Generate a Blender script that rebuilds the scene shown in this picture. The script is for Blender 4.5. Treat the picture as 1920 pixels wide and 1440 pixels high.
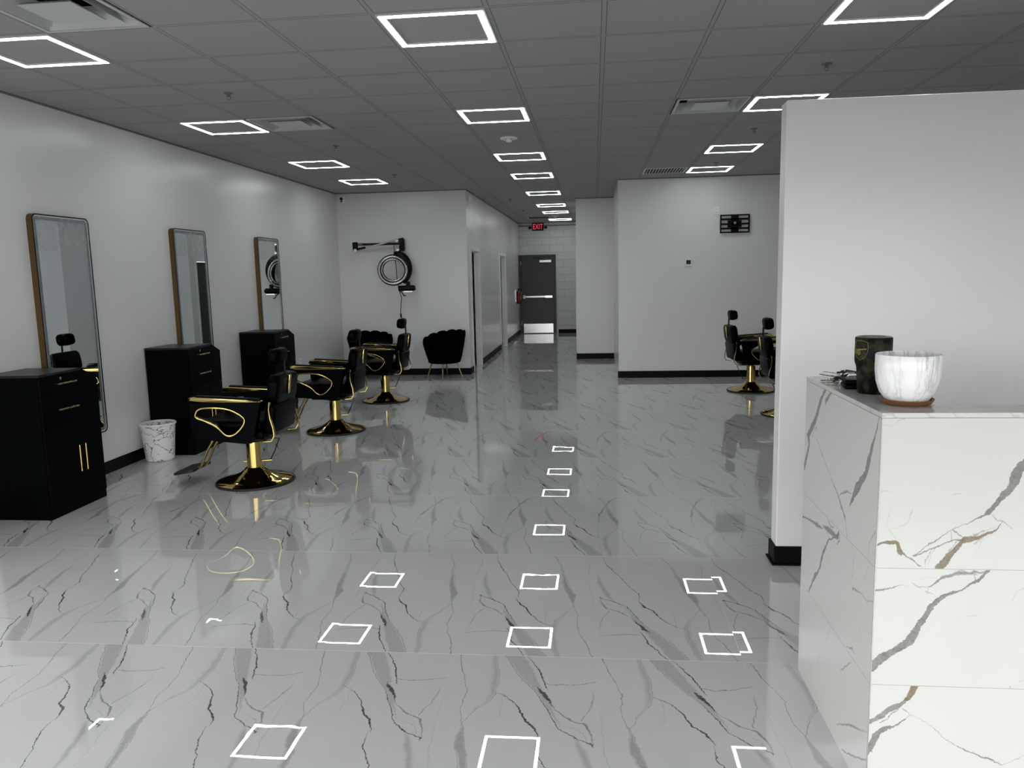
import bpy, bmesh, math, random
from mathutils import Vector, Matrix, noise

random.seed(7)
S = bpy.context.scene
C = S.collection
for o in list(bpy.data.objects):
    bpy.data.objects.remove(o)
PI = math.pi
R = math.radians

# ------------------------------------------------------------------ camera
CAM_H = 1.6265
yaw, pitch, roll = 0.1068, 0.1394, -0.0227
f_px = 1462.94
cy, sy, cp, sp = math.cos(yaw), math.sin(yaw), math.cos(pitch), math.sin(pitch)
fw = Vector((-sy * cp, cy * cp, -sp))
r0 = Vector((cy, sy, 0))
u0 = r0.cross(fw)
rr = math.cos(roll) * r0 + math.sin(roll) * u0
uu = -math.sin(roll) * r0 + math.cos(roll) * u0
cam = bpy.data.cameras.new('camera')
cam.sensor_fit = 'HORIZONTAL'
cam.sensor_width = 36
cam.lens = f_px / 1920 * 36
cam.clip_start = 0.05
cam_o = bpy.data.objects.new('camera', cam)
C.objects.link(cam_o)
cam_o.matrix_world = Matrix(((rr.x, uu.x, -fw.x, 0), (rr.y, uu.y, -fw.y, 0), (rr.z, uu.z, -fw.z, CAM_H), (0, 0, 0, 1)))
S.camera = cam_o

# ------------------------------------------------------------------ light and exposure
SKY = 5.6
LED = 24.0
w = bpy.data.worlds.new('overcast_sky')
S.world = w
w.use_nodes = True
wn = w.node_tree.nodes
wl = w.node_tree.links
wn.clear()
wo = wn.new('ShaderNodeOutputWorld')
wb = wn.new('ShaderNodeBackground')
tc = wn.new('ShaderNodeTexCoord')
sx = wn.new('ShaderNodeSeparateXYZ')
cr = wn.new('ShaderNodeValToRGB')
wl.new(tc.outputs['Generated'], sx.inputs[0])
wl.new(sx.outputs['Z'], cr.inputs[0])
cr.color_ramp.elements[0].color = (0.97, 0.985, 0.975, 1)
cr.color_ramp.elements[1].color = (0.98, 0.99, 1.0, 1)
wl.new(cr.outputs[0], wb.inputs[0])
wb.inputs[1].default_value = SKY
wl.new(wb.outputs[0], wo.inputs[0])
def portal(name, sx_, sy_, loc, rot):
    pl = bpy.data.lights.new(name, 'AREA')
    pl.shape = 'RECTANGLE'
    pl.size, pl.size_y = sx_, sy_
    pl.cycles.is_portal = True
    po = bpy.data.objects.new(name, pl)
    C.objects.link(po)
    po.location = loc
    po.rotation_euler = rot
portal('window_portal', 7.9, 2.2, (0.05, -0.72, 1.17), (R(90), 0, PI))     # shop front, faces +Y
portal('side_window_portal', 2.2, 3.5, (-4.22, 1.35, 1.17), (0, -R(90), 0))  # side window, faces +X
S.view_settings.view_transform = 'Standard'
S.view_settings.look = 'None'
S.view_settings.gamma = 1
S.view_settings.exposure = 0.0
S.view_settings.use_curve_mapping = False

# ------------------------------------------------------------------ dimensions
CEIL = 3.003
G = 0.6096
GX, GY = 0.0655, 4.8535          # ceiling grid origin
TW, TL = 0.6096, 1.2192          # floor tile
FX, FY = 0.001, 3.1468           # floor tile origin
XL, XR = -4.2, 4.3
YF = -0.7                        # front wall inner face
YB = 12.73                       # back wall on the left
XC = -2.05                       # corridor left wall
YE = 21.5                        # end of corridor
XP, YP = -0.33, 14.9             # recessed wall
XQ, YQ = 0.37, 12.12             # right back wall
BB = 0.105                       # baseboard height
DH = 2.04                        # door opening height
D4 = (15.18, 16.10)              # doorway in the corridor's right wall

# ------------------------------------------------------------------ node helpers
def new_mat(name):
    m = bpy.data.materials.new(name)
    m.use_nodes = True
    nt = m.node_tree
    b = nt.nodes['Principled BSDF']
    return m, nt, b

def setp(b, **k):
    names = dict(col='Base Color', rough='Roughness', metal='Metallic', spec='Specular IOR Level', ior='IOR',
                 coat='Coat Weight', coatr='Coat Roughness', sheen='Sheen Weight', alpha='Alpha', trans='Transmission Weight',
                 ecol='Emission Color', estr='Emission Strength')
    for kk, v in k.items():
        if kk in ('col', 'ecol'):
            v = tuple(v) + (1,) if len(v) == 3 else v
        b.inputs[names[kk]].default_value = v

def simple(name, col, rough=0.5, metal=0.0, noise_amt=0.06, nscale=30, bump=0.0, bscale=200, **k):
    m, nt, b = new_mat(name)
    setp(b, col=col, rough=rough, metal=metal, **k)
    N = nt.nodes
    L = nt.links
    t = N.new('ShaderNodeTexCoord')
    n = N.new('ShaderNodeTexNoise')
    n.inputs['Scale'].default_value = nscale
    L.new(t.outputs['Object'], n.inputs['Vector'])
    mr = N.new('ShaderNodeMapRange')
    mr.inputs['To Min'].default_value = max(0.0, rough - noise_amt)
    mr.inputs['To Max'].default_value = min(1.0, rough + noise_amt)
    L.new(n.outputs[0], mr.inputs[0])
    L.new(mr.outputs[0], b.inputs['Roughness'])
    if bump:
        n2 = N.new('ShaderNodeTexNoise')
        n2.inputs['Scale'].default_value = bscale
        L.new(t.outputs['Object'], n2.inputs['Vector'])
        bp = N.new('ShaderNodeBump')
        bp.inputs['Strength'].default_value = bump
        bp.inputs['Distance'].default_value = 0.004
        L.new(n2.outputs[0], bp.inputs['Height'])
        L.new(bp.outputs[0], b.inputs['Normal'])
    return m

class NB:
    """small maths-node builder"""
    def __init__(s, nt):
        s.nt = nt
    def _set(s, node, i, v):
        if isinstance(v, (int, float)):
            node.inputs[i].default_value = v
        else:
            s.nt.links.new(v, node.inputs[i])
    def m(s, op, a, b=None, c=None, clamp=False):
        n = s.nt.nodes.new('ShaderNodeMath')
        n.operation = op
        n.use_clamp = clamp
        s._set(n, 0, a)
        if b is not None: s._set(n, 1, b)
        if c is not None: s._set(n, 2, c)
        return n.outputs[0]
    def noise(s, vec, scale, detail=2, rough=0.5, color=False):
        n = s.nt.nodes.new('ShaderNodeTexNoise')
        n.inputs['Scale'].default_value = scale
        n.inputs['Detail'].default_value = detail
        n.inputs['Roughness'].default_value = rough
        s.nt.links.new(vec, n.inputs['Vector'])
        return n.outputs['Color' if color else 0]
    def curve(s, x, pts):
        n = s.nt.nodes.new('ShaderNodeFloatCurve')
        mp = n.mapping
        mp.extend = 'HORIZONTAL'
        c = mp.curves[0]
        pts = sorted(pts)
        c.points[0].location = pts[0]
        c.points[1].location = pts[-1]
        for p in pts[1:-1]:
            c.points.new(*p)
        for p in c.points:
            p.handle_type = 'VECTOR'
        mp.update()
        s._set(n, 1, x)
        return n.outputs[0]
    def xyz(s, x, y, z):
        n = s.nt.nodes.new('ShaderNodeCombineXYZ')
        s._set(n, 0, x); s._set(n, 1, y); s._set(n, 2, z)
        return n.outputs[0]
    def sep(s, v):
        n = s.nt.nodes.new('ShaderNodeSeparateXYZ')
        s.nt.links.new(v, n.inputs[0])
        return n.outputs
    def mix(s, f, a, b):
        n = s.nt.nodes.new('ShaderNodeMix')
        n.data_type = 'RGBA'
        s._set(n, 0, f)
        for i, v in ((6, a), (7, b)):
            if isinstance(v, tuple): n.inputs[i].default_value = v if len(v) == 4 else v + (1,)
            else: s.nt.links.new(v, n.inputs[i])
        return n.outputs[2]
    def vein(s, u, v, pts, wid, strength=1.0, soft=0.004, taper=(True, True)):
        """mask of a vein that follows pts [(u,v)...]; wid = half widths (m) at the points"""
        du = max(p[0] for p in pts) - min(p[0] for p in pts)
        dv = max(p[1] for p in pts) - min(p[1] for p in pts)
        swap = du > dv
        P = [(p[1], p[0]) if swap else p for p in pts]      # (centre, parameter)
        par, oth = (u, v) if swap else (v, u)
        if isinstance(wid, (int, float)): wid = [wid] * len(P)
        Q = sorted(zip([p[1] for p in P], [p[0] for p in P], wid))
        # keep strictly increasing
        QQ = [Q[0]]
        for q in Q[1:]:
            if q[0] - QQ[-1][0] > 0.004: QQ.append(q)
        Q = QQ
        lo, hi = Q[0][0], Q[-1][0]
        cmin = min(q[1] for q in Q) - 0.001
        cmax = max(q[1] for q in Q) + 0.001
        W = []
        for i, q in enumerate(Q):
            a = Q[max(0, i - 1)]; b = Q[min(len(Q) - 1, i + 1)]
            sl = (b[1] - a[1]) / max(1e-4, b[0] - a[0])
            W.append(q[2] * math.sqrt(1 + min(sl * sl, 6)))
        wmax = max(W)
        ext = 0.03 * (hi - lo)
        lo2, hi2 = lo - ext, hi + ext
        n = lambda t: (t - lo2) / (hi2 - lo2)
        cp_ = [(n(q[0]), (q[1] - cmin) / (cmax - cmin)) for q in Q]
        wp = [(0, 0)] + [(n(q[0]), wv / wmax) for q, wv in zip(Q, W)] + [(1, 0)]
        mr = s.nt.nodes.new('ShaderNodeMapRange')
        s.nt.links.new(par, mr.inputs[0])
        mr.inputs[1].default_value = lo2
        mr.inputs[2].default_value = hi2
        t = mr.outputs[0]
        c = s.m('MULTIPLY_ADD', s.curve(t, cp_), cmax - cmin, cmin)
        d = s.m('ABSOLUTE', s.m('SUBTRACT', oth, c))
        ww = s.m('MULTIPLY', s.curve(t, wp), wmax)
        k = s.m('DIVIDE', s.m('SUBTRACT', ww, d), soft, clamp=True)
        if strength != 1.0: k = s.m('MULTIPLY', k, strength)
        return k
    def maxall(s, L):
        a = L[0]
        for b in L[1:]: a = s.m('MAXIMUM', a, b)
        return a

# ------------------------------------------------------------------ marble materials
def marble_floor():
    m, nt, b = new_mat('polished_marble_tile')
    k = NB(nt)
    geo = nt.nodes.new('ShaderNodeNewGeometry')
    pos = geo.outputs['Position']
    X, Y, Z = k.sep(pos)[:3]
    # ragged edge
    nc = k.sep(k.noise(pos, 16, 3, 0.6, True))
    nc2 = k.sep(k.noise(pos, 75, 2, 0.5, True))
    xs = k.m('SUBTRACT', X, FX)
    ys = k.m('SUBTRACT', Y, FY)
    cu = k.m('DIVIDE', xs, TW)
    cv = k.m('DIVIDE', ys, TL)
    row = k.m('FLOOR', cv)
    fu = k.m('SUBTRACT', cu, k.m('FLOOR', cu))
    fv = k.m('SUBTRACT', cv, row)
    # the front row is laid turned round
    turned = k.m('LESS_THAN', row, -0.5)
    ku = k.m('ADD', k.m('MULTIPLY', turned, k.m('SUBTRACT', 1.0, k.m('MULTIPLY', 2.0, fu))), fu)
    kv = k.m('ADD', k.m('MULTIPLY', turned, k.m('SUBTRACT', 1.0, k.m('MULTIPLY', 2.0, fv))), fv)
    odd = k.m('MODULO', k.m('ABSOLUTE', row), 2.0)
    odd = k.m('GREATER_THAN', odd, 0.5)
    oddn = k.m('MULTIPLY', odd, k.m('SUBTRACT', 1.0, turned))
    # odd rows carry the print shifted sideways
    sh = k.m('SUBTRACT', ku, k.m('MULTIPLY', oddn, 0.42))
    ku = k.m('SUBTRACT', sh, k.m('FLOOR', sh))
    rg = k.m('SUBTRACT', nc[0], 0.5); rg2 = k.m('SUBTRACT', nc2[0], 0.5)
    sg = k.m('SUBTRACT', nc[1], 0.5); sg2 = k.m('SUBTRACT', nc2[1], 0.5)
    u = k.m('ADD', k.m('MULTIPLY', ku, TW), k.m('ADD', k.m('MULTIPLY', rg, 0.026), k.m('MULTIPLY', rg2, 0.010)))
    v = k.m('ADD', k.m('MULTIPLY', kv, TL), k.m('ADD', k.m('MULTIPLY', sg, 0.03), k.m('MULTIPLY', sg2, 0.010)))
    V = [
        # long thin dark crack from the top left, with spur
        ([(0.037, 1.2), (0.045, 1.13), (0.07, 1.041), (0.12, 0.922), (0.16, 0.791), (0.211, 0.686), (0.213, 0.6)], [.0014, .002, .0032, .0022, .0026, .0030, .0016], .95, .0022),
        ([(0.205, 0.60), (0.213, 0.57), (0.236, 0.52), (0.267, 0.49), (0.299, 0.399), (0.339, 0.342), (0.368, 0.315), (0.409, 0.289)], [.0015, .003, .006, .0055, .0035, .0025, .002, .0012], .95, .0025),
        ([(0.368, 0.315), (0.363, 0.388), (0.366, 0.464), (0.385, 0.49)], [.0018, .0014, .0014, .001], .65, .0025),
        ([(0.409, 0.289), (0.45, 0.30), (0.47, 0.33)], .0012, .55, .0025),
        # grey blade with dark edges
        ([(0.366, 1.204), (0.414, 1.057), (0.427, 0.956), (0.455, 0.751), (0.485, 0.648), (0.495, 0.518)], [.001, .005, .006, .017, .022, .003], .40, .010),
        ([(0.370, 1.20), (0.410, 1.06), (0.420, 0.956), (0.440, 0.751), (0.468, 0.648), (0.494, 0.518)], .0016, .85, .0022),
        ([(0.374, 1.19), (0.420, 1.05), (0.436, 0.94), (0.472, 0.76), (0.503, 0.64), (0.496, 0.518)], .0014, .8, .0022),
        # its lower fork
        ([(0.495, 0.52), (0.463, 0.423), (0.424, 0.361), (0.411, 0.303), (0.41, 0.193), (0.43, 0.066), (0.441, -0.02)], [.002, .004, .009, .015, .018, .016, .012], .26, .014),
        ([(0.495, 0.52), (0.455, 0.423), (0.414, 0.361), (0.398, 0.303), (0.395, 0.193), (0.418, 0.066), (0.432, -0.02)], .0016, .85, .0022),
        ([(0.47, 0.44), (0.435, 0.37), (0.425, 0.30), (0.428, 0.20), (0.442, 0.10)], .0012, .55, .0025),
        ([(0.495, 0.52), (0.521, 0.426), (0.515, 0.295), (0.53, 0.227), (0.565, 0.111), (0.591, -0.02)], [.002, .0018, .0022, .0018, .0026, .002], .8, .0022),
        # broad translucent band with a dark rim and a knotted ring at its head
        ([(0.002, 0.95), (0.02, 0.80), (0.055, 0.661), (0.085, 0.577)], [.008, .018, .020, .006], .30, .016),
        ([(0.135, 0.514), (0.182, 0.393), (0.216, 0.306), (0.243, 0.252), (0.29, 0.146), (0.362, -0.03)], [.004, .012, .016, .024, .034, .040], .27, .008),
        ([(0.018, 0.624), (0.08, 0.590), (0.145, 0.524), (0.195, 0.393), (0.232, 0.306), (0.270, 0.252), (0.33, 0.146), (0.405, -0.03)], [.0028, .003, .0028, .003, .002, .0018, .0018, .002], .85, .0022),
        ([(0.160, 0.415), (0.185, 0.35), (0.215, 0.29), (0.240, 0.245)], [.001, .006, .011, .002], .95, .004),
        ([(0.19, 0.27), (0.202, 0.25), (0.209, 0.22), (0.228, 0.143), (0.262, 0.068), (0.312, -0.03)], [.001, .003, .003, .0045, .0028, .002], .95, .0022),
        ([(0.018, 0.624), (0.024, 0.56), (0.05, 0.500), (0.10, 0.475), (0.160, 0.407)], [.003, .005, .006, .005, .003], .60, .005),
        ([(0.04, 0.60), (0.05, 0.56), (0.085, 0.525), (0.12, 0.52)], .0014, .6, .0025),
        ([(0.06, 0.478), (0.03, 0.40), (0.018, 0.34), (0.013, 0.27)], [.004, .003, .004, .002], .55, .004),
        ([(-0.02, 0.185), (0.02, 0.205), (0.067, 0.221), (0.155, 0.233), (0.21, 0.222)], [.0012, .002, .0022, .0026, .002], .9, .0022),
        # pale hairlines towards the far corner
        ([(0.55, 1.22), (0.575, 1.05), (0.556, 0.86), (0.585, 0.68), (0.598, 0.45), (0.585, 0.22)], [.001, .004, .0022, .003, .002, .001], .40, .005),
        ([(0.60, 1.12), (0.53, 1.02), (0.475, 0.93)], .0014, .35, .0035),
        ([(0.24, 1.22), (0.30, 1.12), (0.345, 0.98)], .0012, .25, .0035),
    ]
    ms = [k.vein(u, v, p, wd, st, so) for p, wd, st, so in V]
    O = [
        ([(0.374, 0.754), (0.406, 0.932), (0.456, 1.108), (0.514, 1.194), (0.562, 1.209)], [.010, .006, .009, .004, .002], .5, .006),
        ([(0.461, 1.013), (0.547, 1.029), (0.569, 1.181)], .0025, .5, .005),
        ([(0.374, 0.754), (0.365, 0.52), (0.37, 0.206), (0.388, 0.0)], [.008, .004, .003, .002], .35, .008),
    ]
    # strokes only on the shifted rows
    mo = k.maxall([k.vein(u, v, p, wd, st, so) for p, wd, st, so in O])
    msk = k.m('MAXIMUM', k.maxall(ms), k.m('MULTIPLY', mo, oddn))
    # broken, streaky look along the veins
    st = k.noise(pos, 55, 3, 0.75)
    msk = k.m('MULTIPLY', msk, k.m('MULTIPLY_ADD', st, 0.8, 0.62, clamp=False), clamp=True)
    cloud = k.noise(pos, 1.6, 3, 0.5)
    base = k.mix(cloud, (0.57, 0.58, 0.575), (0.64, 0.65, 0.645))
    # thin pale joints
    ju = k.m('MULTIPLY', k.m('MINIMUM', fu, k.m('SUBTRACT', 1.0, fu)), TW)
    jv = k.m('MULTIPLY', k.m('MINIMUM', fv, k.m('SUBTRACT', 1.0, fv)), TL)
    jm = k.m('MAXIMUM', k.m('LESS_THAN', jv, 0.0010), k.m('MULTIPLY', k.m('LESS_THAN', ju, 0.0006), 0.5))
    tint = k.noise(pos, 2.3, 1)
    vc = k.mix(tint, (0.060, 0.064, 0.064), (0.105, 0.098, 0.088))
    col = k.mix(msk, base, vc)
    col = k.mix(jm, col, (0.78, 0.78, 0.77))
    nt.links.new(col, b.inputs['Base Color'])
    rgh = k.m('MULTIPLY_ADD', jm, 0.35, 0.004)
    nt.links.new(rgh, b.inputs['Roughness'])
    bp = nt.nodes.new('ShaderNodeBump')
    bp.inputs['Strength'].default_value = 1.0
    bp.inputs['Distance'].default_value = 0.0001
    # gentle waviness of the polish, wavier patches, and each tile a hair out of level
    patch = k.m('MULTIPLY', k.m('SUBTRACT', k.noise(pos, 0.9, 1), 0.46), 5.0, clamp=True)
    h = k.m('ADD', k.m('MULTIPLY', k.noise(pos, 2.6, 1), 1.0), k.m('MULTIPLY', patch, k.m('MULTIPLY', k.noise(pos, 13, 1), 0.75)))
    wt = nt.nodes.new('ShaderNodeTexWhiteNoise')
    nt.links.new(k.xyz(k.m('FLOOR', cu), row, 0.0), wt.inputs['Vector'])
    wc_ = k.sep(wt.outputs['Color'])
    h = k.m('ADD', h, k.m('MULTIPLY', k.m('MULTIPLY', k.m('SUBTRACT', wc_[0], 0.5), 24.0), k.m('MULTIPLY', fu, TW)))
    h = k.m('ADD', h, k.m('MULTIPLY', k.m('MULTIPLY', k.m('SUBTRACT', wc_[1], 0.5), 24.0), k.m('MULTIPLY', fv, TL)))
    nt.links.new(h, bp.inputs['Height'])
    nt.links.new(bp.outputs[0], b.inputs['Normal'])
    setp(b, ior=2.1)
    return m

def marble_panel(name, ax, off, veins, browns, joints, base=(0.57, 0.57, 0.55)):
    m, nt, b = new_mat(name)
    k = NB(nt)
    geo = nt.nodes.new('ShaderNodeNewGeometry')
    pos = geo.outputs['Position']
    xyz = k.sep(pos)
    nc = k.sep(k.noise(pos, 34, 3, 0.6, True))
    nc2 = k.sep(k.noise(pos, 150, 2, 0.5, True))
    u = k.m('ADD', k.m('SUBTRACT', xyz[ax], off), k.m('ADD', k.m('MULTIPLY_ADD', nc[0], 0.018, -0.009), k.m('MULTIPLY_ADD', nc2[0], 0.006, -0.003)))
    v = k.m('ADD', xyz[2], k.m('ADD', k.m('MULTIPLY_ADD', nc[1], 0.018, -0.009), k.m('MULTIPLY_ADD', nc2[1], 0.006, -0.003)))
    # each course of tiles carries its own print: veins stop at the joints
    zj = sorted(joints)
    def course(p):
        z = sum(q[1] for q in p) / len(p)
        return sum(z > j for j in zj)
    bands = []
    for c in range(len(zj) + 1):
        lo = k.m('GREATER_THAN', xyz[2], zj[c - 1]) if c > 0 else None
        hi = k.m('LESS_THAN', xyz[2], zj[c]) if c < len(zj) else None
        bands.append(hi if lo is None else lo if hi is None else k.m('MULTIPLY', lo, hi))
    def clipped(L):
        out = []
        for c in range(len(zj) + 1):
            q = [k.vein(u, v, p, wd, st, so) for p, wd, st, so in L if course(p) == c]
            if q: out.append(k.m('MULTIPLY', k.maxall(q), bands[c]))
        return k.maxall(out)
    msk = clipped(veins)
    grain = k.noise(pos, 60, 3, 0.7)
    msk = k.m('MULTIPLY', msk, k.m('MULTIPLY_ADD', grain, 0.7, 0.62), clamp=True)
    col = k.mix(msk, base, (0.105, 0.102, 0.095))
    if browns:
        mb = clipped(browns)
        mb = k.m('MULTIPLY', mb, k.m('MULTIPLY_ADD', grain, 0.5, 0.7), clamp=True)
        col = k.mix(mb, col, (0.165, 0.125, 0.072))
    jm = k.maxall([k.m('LESS_THAN', k.m('ABSOLUTE', k.m('SUBTRACT', xyz[2], z)), 0.0009) for z in joints])
    col = k.mix(jm, col, (0.33, 0.33, 0.32))
    nt.links.new(col, b.inputs['Base Color'])
    setp(b, rough=0.16, spec=0.45)
    return m

def marble_noise(name, base, dark, scale=6, rough=0.15, width=0.02, stretch=(1, 1, 1), warm=None, obj=True, strength=0.8, patch=0.35):
    """marble whose veins are the thin iso-lines of a warped noise"""
    m, nt, b = new_mat(name)
    k = NB(nt)
    t = nt.nodes.new('ShaderNodeTexCoord')
    mp = nt.nodes.new('ShaderNodeMapping')
    mp.inputs['Scale'].default_value = stretch
    nt.links.new(t.outputs['Object'], mp.inputs['Vector'])
    pos = mp.outputs[0]
    n1 = k.noise(pos, scale, 4, 0.6)
    a = k.m('ABSOLUTE', k.m('SUBTRACT', n1, 0.5))
    m1 = k.m('SUBTRACT', 1.0, k.m('DIVIDE', a, width, clamp=True))
    n2 = k.noise(pos, scale * 0.6, 3, 0.6)
    m1 = k.m('MULTIPLY', m1, k.m('MULTIPLY', k.m('SUBTRACT', n2, 0.35 if patch < 0.5 else 0.20), 3.0 if patch < 0.5 else 8.0, clamp=True))
    m1 = k.m('MULTIPLY', m1, strength)
    col = k.mix(m1, base, dark)
    if warm:
        n3 = k.noise(pos, scale * 0.8, 3, 0.6)
        a3 = k.m('ABSOLUTE', k.m('SUBTRACT', n3, 0.56))
        m3 = k.m('SUBTRACT', 1.0, k.m('DIVIDE', a3, width * 0.9, clamp=True))
        m3 = k.m('MULTIPLY', m3, k.m('MULTIPLY', k.m('SUBTRACT', n1, 0.55), 4.0, clamp=True))
        col = k.mix(m3, col, warm)
    nt.links.new(col, b.inputs['Base Color'])
    setp(b, rough=rough)
    return m

FRONT_V = [
    ([(0.5, 1.13), (0.42, 1.085), (0.391, 1.06), (0.374, 1.034), (0.364, 0.999), (0.349, 0.977), (0.32, 0.937), (0.301, 0.913)],
     [.006, .011, .015, .015, .012, .010, .008, .007], .8, .002),
    ([(0.305, 0.916), (0.262, 0.893), (0.23, 0.875), (0.206, 0.865), (0.167, 0.834), (0.136, 0.812), (0.104, 0.783)], [.005, .0025, .0015, .0015, .0025, .002, .002], .8, .002),
    ([(0.104, 0.783), (0.128, 0.793), (0.184, 0.82), (0.212, 0.834), (0.237, 0.832)], [.002, .003, .002, .003, .004], .8, .002),
    ([(0.205, 0.861), (0.208, 0.834), (0.152, 0.802), (0.139, 0.775), (0.139, 0.747)], [.001, .002, .0015, .002, .001], .6, .002),
    ([(0.222, 0.83), (0.2, 0.80), (0.182, 0.77), (0.17, 0.735)], [.002, .002, .0015, .001], .6, .002),
    ([(0.039, 0.946), (0.032, 0.904), (0.025, 0.877), (0.034, 0.863)], [.001, .0025, .002, .001], .5, .004),
    ([(0.097, 0.922), (0.082, 0.886), (0.054, 0.868), (0.026, 0.863)], [.002, .0018, .0015, .001], .5, .004),
    ([(0.034, 0.863), (0.056, 0.832)], .004, .25, .006),
    ([(0.004, 0.972), (0.020, 0.980), (0.035, 0.974)], [.0015, .003, .001], .45, .004),
    ([(-0.01, 1.176), (0.025, 1.174), (0.06, 1.194)], [.001, .0015, .002], .6, .003),
    ([(0.197, 0.964), (0.21, 0.970), (0.225, 0.972)], [.0005, .0018, .001], .6, .002),
    ([(0.249, 0.984), (0.268, 0.994)], .001, .4, .003),
    ([(0.145, 0.945), (0.152, 0.948)], .0015, .35, .003),
    ([(0.044, 1.068), (0.054, 1.116)], .0008, .4, .003),
    ([(0.313, 0.911), (0.330, 0.898), (0.345, 0.89), (0.376, 0.868)], [.002, .002, .003, .001], .55, .003),
    ([(0.274, 0.79), (0.29, 0.83), (0.31, 0.845)], [.001, .002, .001], .4, .004),
    ([(0.324, 0.755), (0.287, 0.711), (0.241, 0.682), (0.188, 0.657), (0.158, 0.621), (0.136, 0.581), (0.118, 0.541), (0.092, 0.509), (0.057, 0.482), (0.022, 0.458), (-0.02, 0.415)],
     [.007, .005, .003, .008, .009, .009, .015, .012, .010, .014, .015], .8, .002),
    ([(0.155, 0.691), (0.189, 0.718), (0.227, 0.731), (0.31, 0.739)], [.004, .005, .007, .004], .7, .003),
    ([(-0.01, 0.672), (0.028, 0.682), (0.087, 0.695)], [.005, .0035, .0008], .75, .002),
    ([(0.103, 0.701), (0.127, 0.688), (0.160, 0.693)], [.002, .003, .002], .5, .003),
    ([(0.144, 0.673), (0.164, 0.67), (0.176, 0.655)], [.003, .002, .001], .55, .003),
    ([(0.153, 0.69), (0.150, 0.668)], .002, .6, .003),
    ([(0.264, 0.598), (0.275, 0.602), (0.293, 0.605)], [.0008, .0016, .001], .65, .002),
    ([(0.226, 0.586), (0.244, 0.596)], .0012, .35, .003),
    ([(0.273, 0.745), (0.283, 0.704)], .003, .6, .003),
    ([(0.385, 0.649), (0.397, 0.683), (0.425, 0.70)], .0015, .5, .003),
    ([(0.409, 0.36), (0.396, 0.385), (0.42, 0.40), (0.5, 0.44)], .0015, .45, .003),
    ([(-0.02, 0.248), (0.029, 0.272), (0.061, 0.301), (0.088, 0.314), (0.108, 0.335)], [.008, .008, .010, .009, .006], .75, .002),
    ([(-0.01, 0.14), (0.003, 0.17), (0.023, 0.217), (0.055, 0.241), (0.079, 0.247), (0.118, 0.281)], [.012, .011, .009, .008, .003, .001], .8, .002),
    ([(0.101, 0.303), (0.118, 0.285), (0.139, 0.277), (0.164, 0.26), (0.206, 0.225), (0.24, 0.197), (0.277, 0.178), (0.318, 0.161), (0.359, 0.145), (0.388, 0.132), (0.449, 0.167)],
     [.002, .0015, .0008, .0012, .0015, .0015, .0025, .003, .003, .002, .001], .75, .002),
    ([(0.03, 0.254), (0.046, 0.266), (0.085, 0.302)], [.002, .002, .0015], .85, .002),
    ([(0.33, 0.305), (0.36, 0.31)], .0015, .25, .004),
    ([(0.237, 0.842), (0.222, 0.858), (0.207, 0.866)], .0022, .7, .002),
    ([(0.245, 0.838), (0.232, 0.812), (0.214, 0.790), (0.205, 0.76)], [.002, .003, .002, .001], .65, .003),
    ([(0.262, 0.845), (0.292, 0.862), (0.325, 0.872)], [.004, .003, .001], .55, .003),
    ([(0.170, 0.815), (0.150, 0.788), (0.146, 0.762)], .0018, .5, .003),
    ([(0.212, 0.728), (0.240, 0.742), (0.285, 0.728)], .003, .55, .003),
    ([(0.131, 0.712), (0.150, 0.722), (0.176, 0.715)], .002, .35, .004),
    # further right, beyond the frame edge
    ([(0.62, 1.19), (0.75, 1.05), (0.83, 0.97), (1.0, 0.90), (1.15, 0.76)], [.004, .008, .010, .006, .005], .75, .003),
    ([(0.55, 0.73), (0.7, 0.62), (0.86, 0.58), (1.1, 0.40)], [.005, .008, .006, .007], .75, .003),
]
FRONT_B = [
    ([(-0.01, 0.812), (0.027, 0.823), (0.052, 0.825), (0.061, 0.81), (0.07, 0.794)], [.003, .005, .006, .010, .007], .95, .002),
    ([(0.07, 0.794), (0.096, 0.776), (0.13, 0.750)], [.004, .003, .002], .8, .002),
    ([(0.343, 0.889), (0.324, 0.862), (0.285, 0.844), (0.237, 0.832), (0.218, 0.803), (0.195, 0.771), (0.168, 0.735)], [.001, .004, .007, .009, .008, .012, .014], .92, .002),
    ([(0.105, 0.33), (0.118, 0.348), (0.132, 0.385)], [.008, .012, .012], .95, .002),
    ([(0.27, 0.82), (0.30, 0.85)], .005, .4, .006),
]
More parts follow.
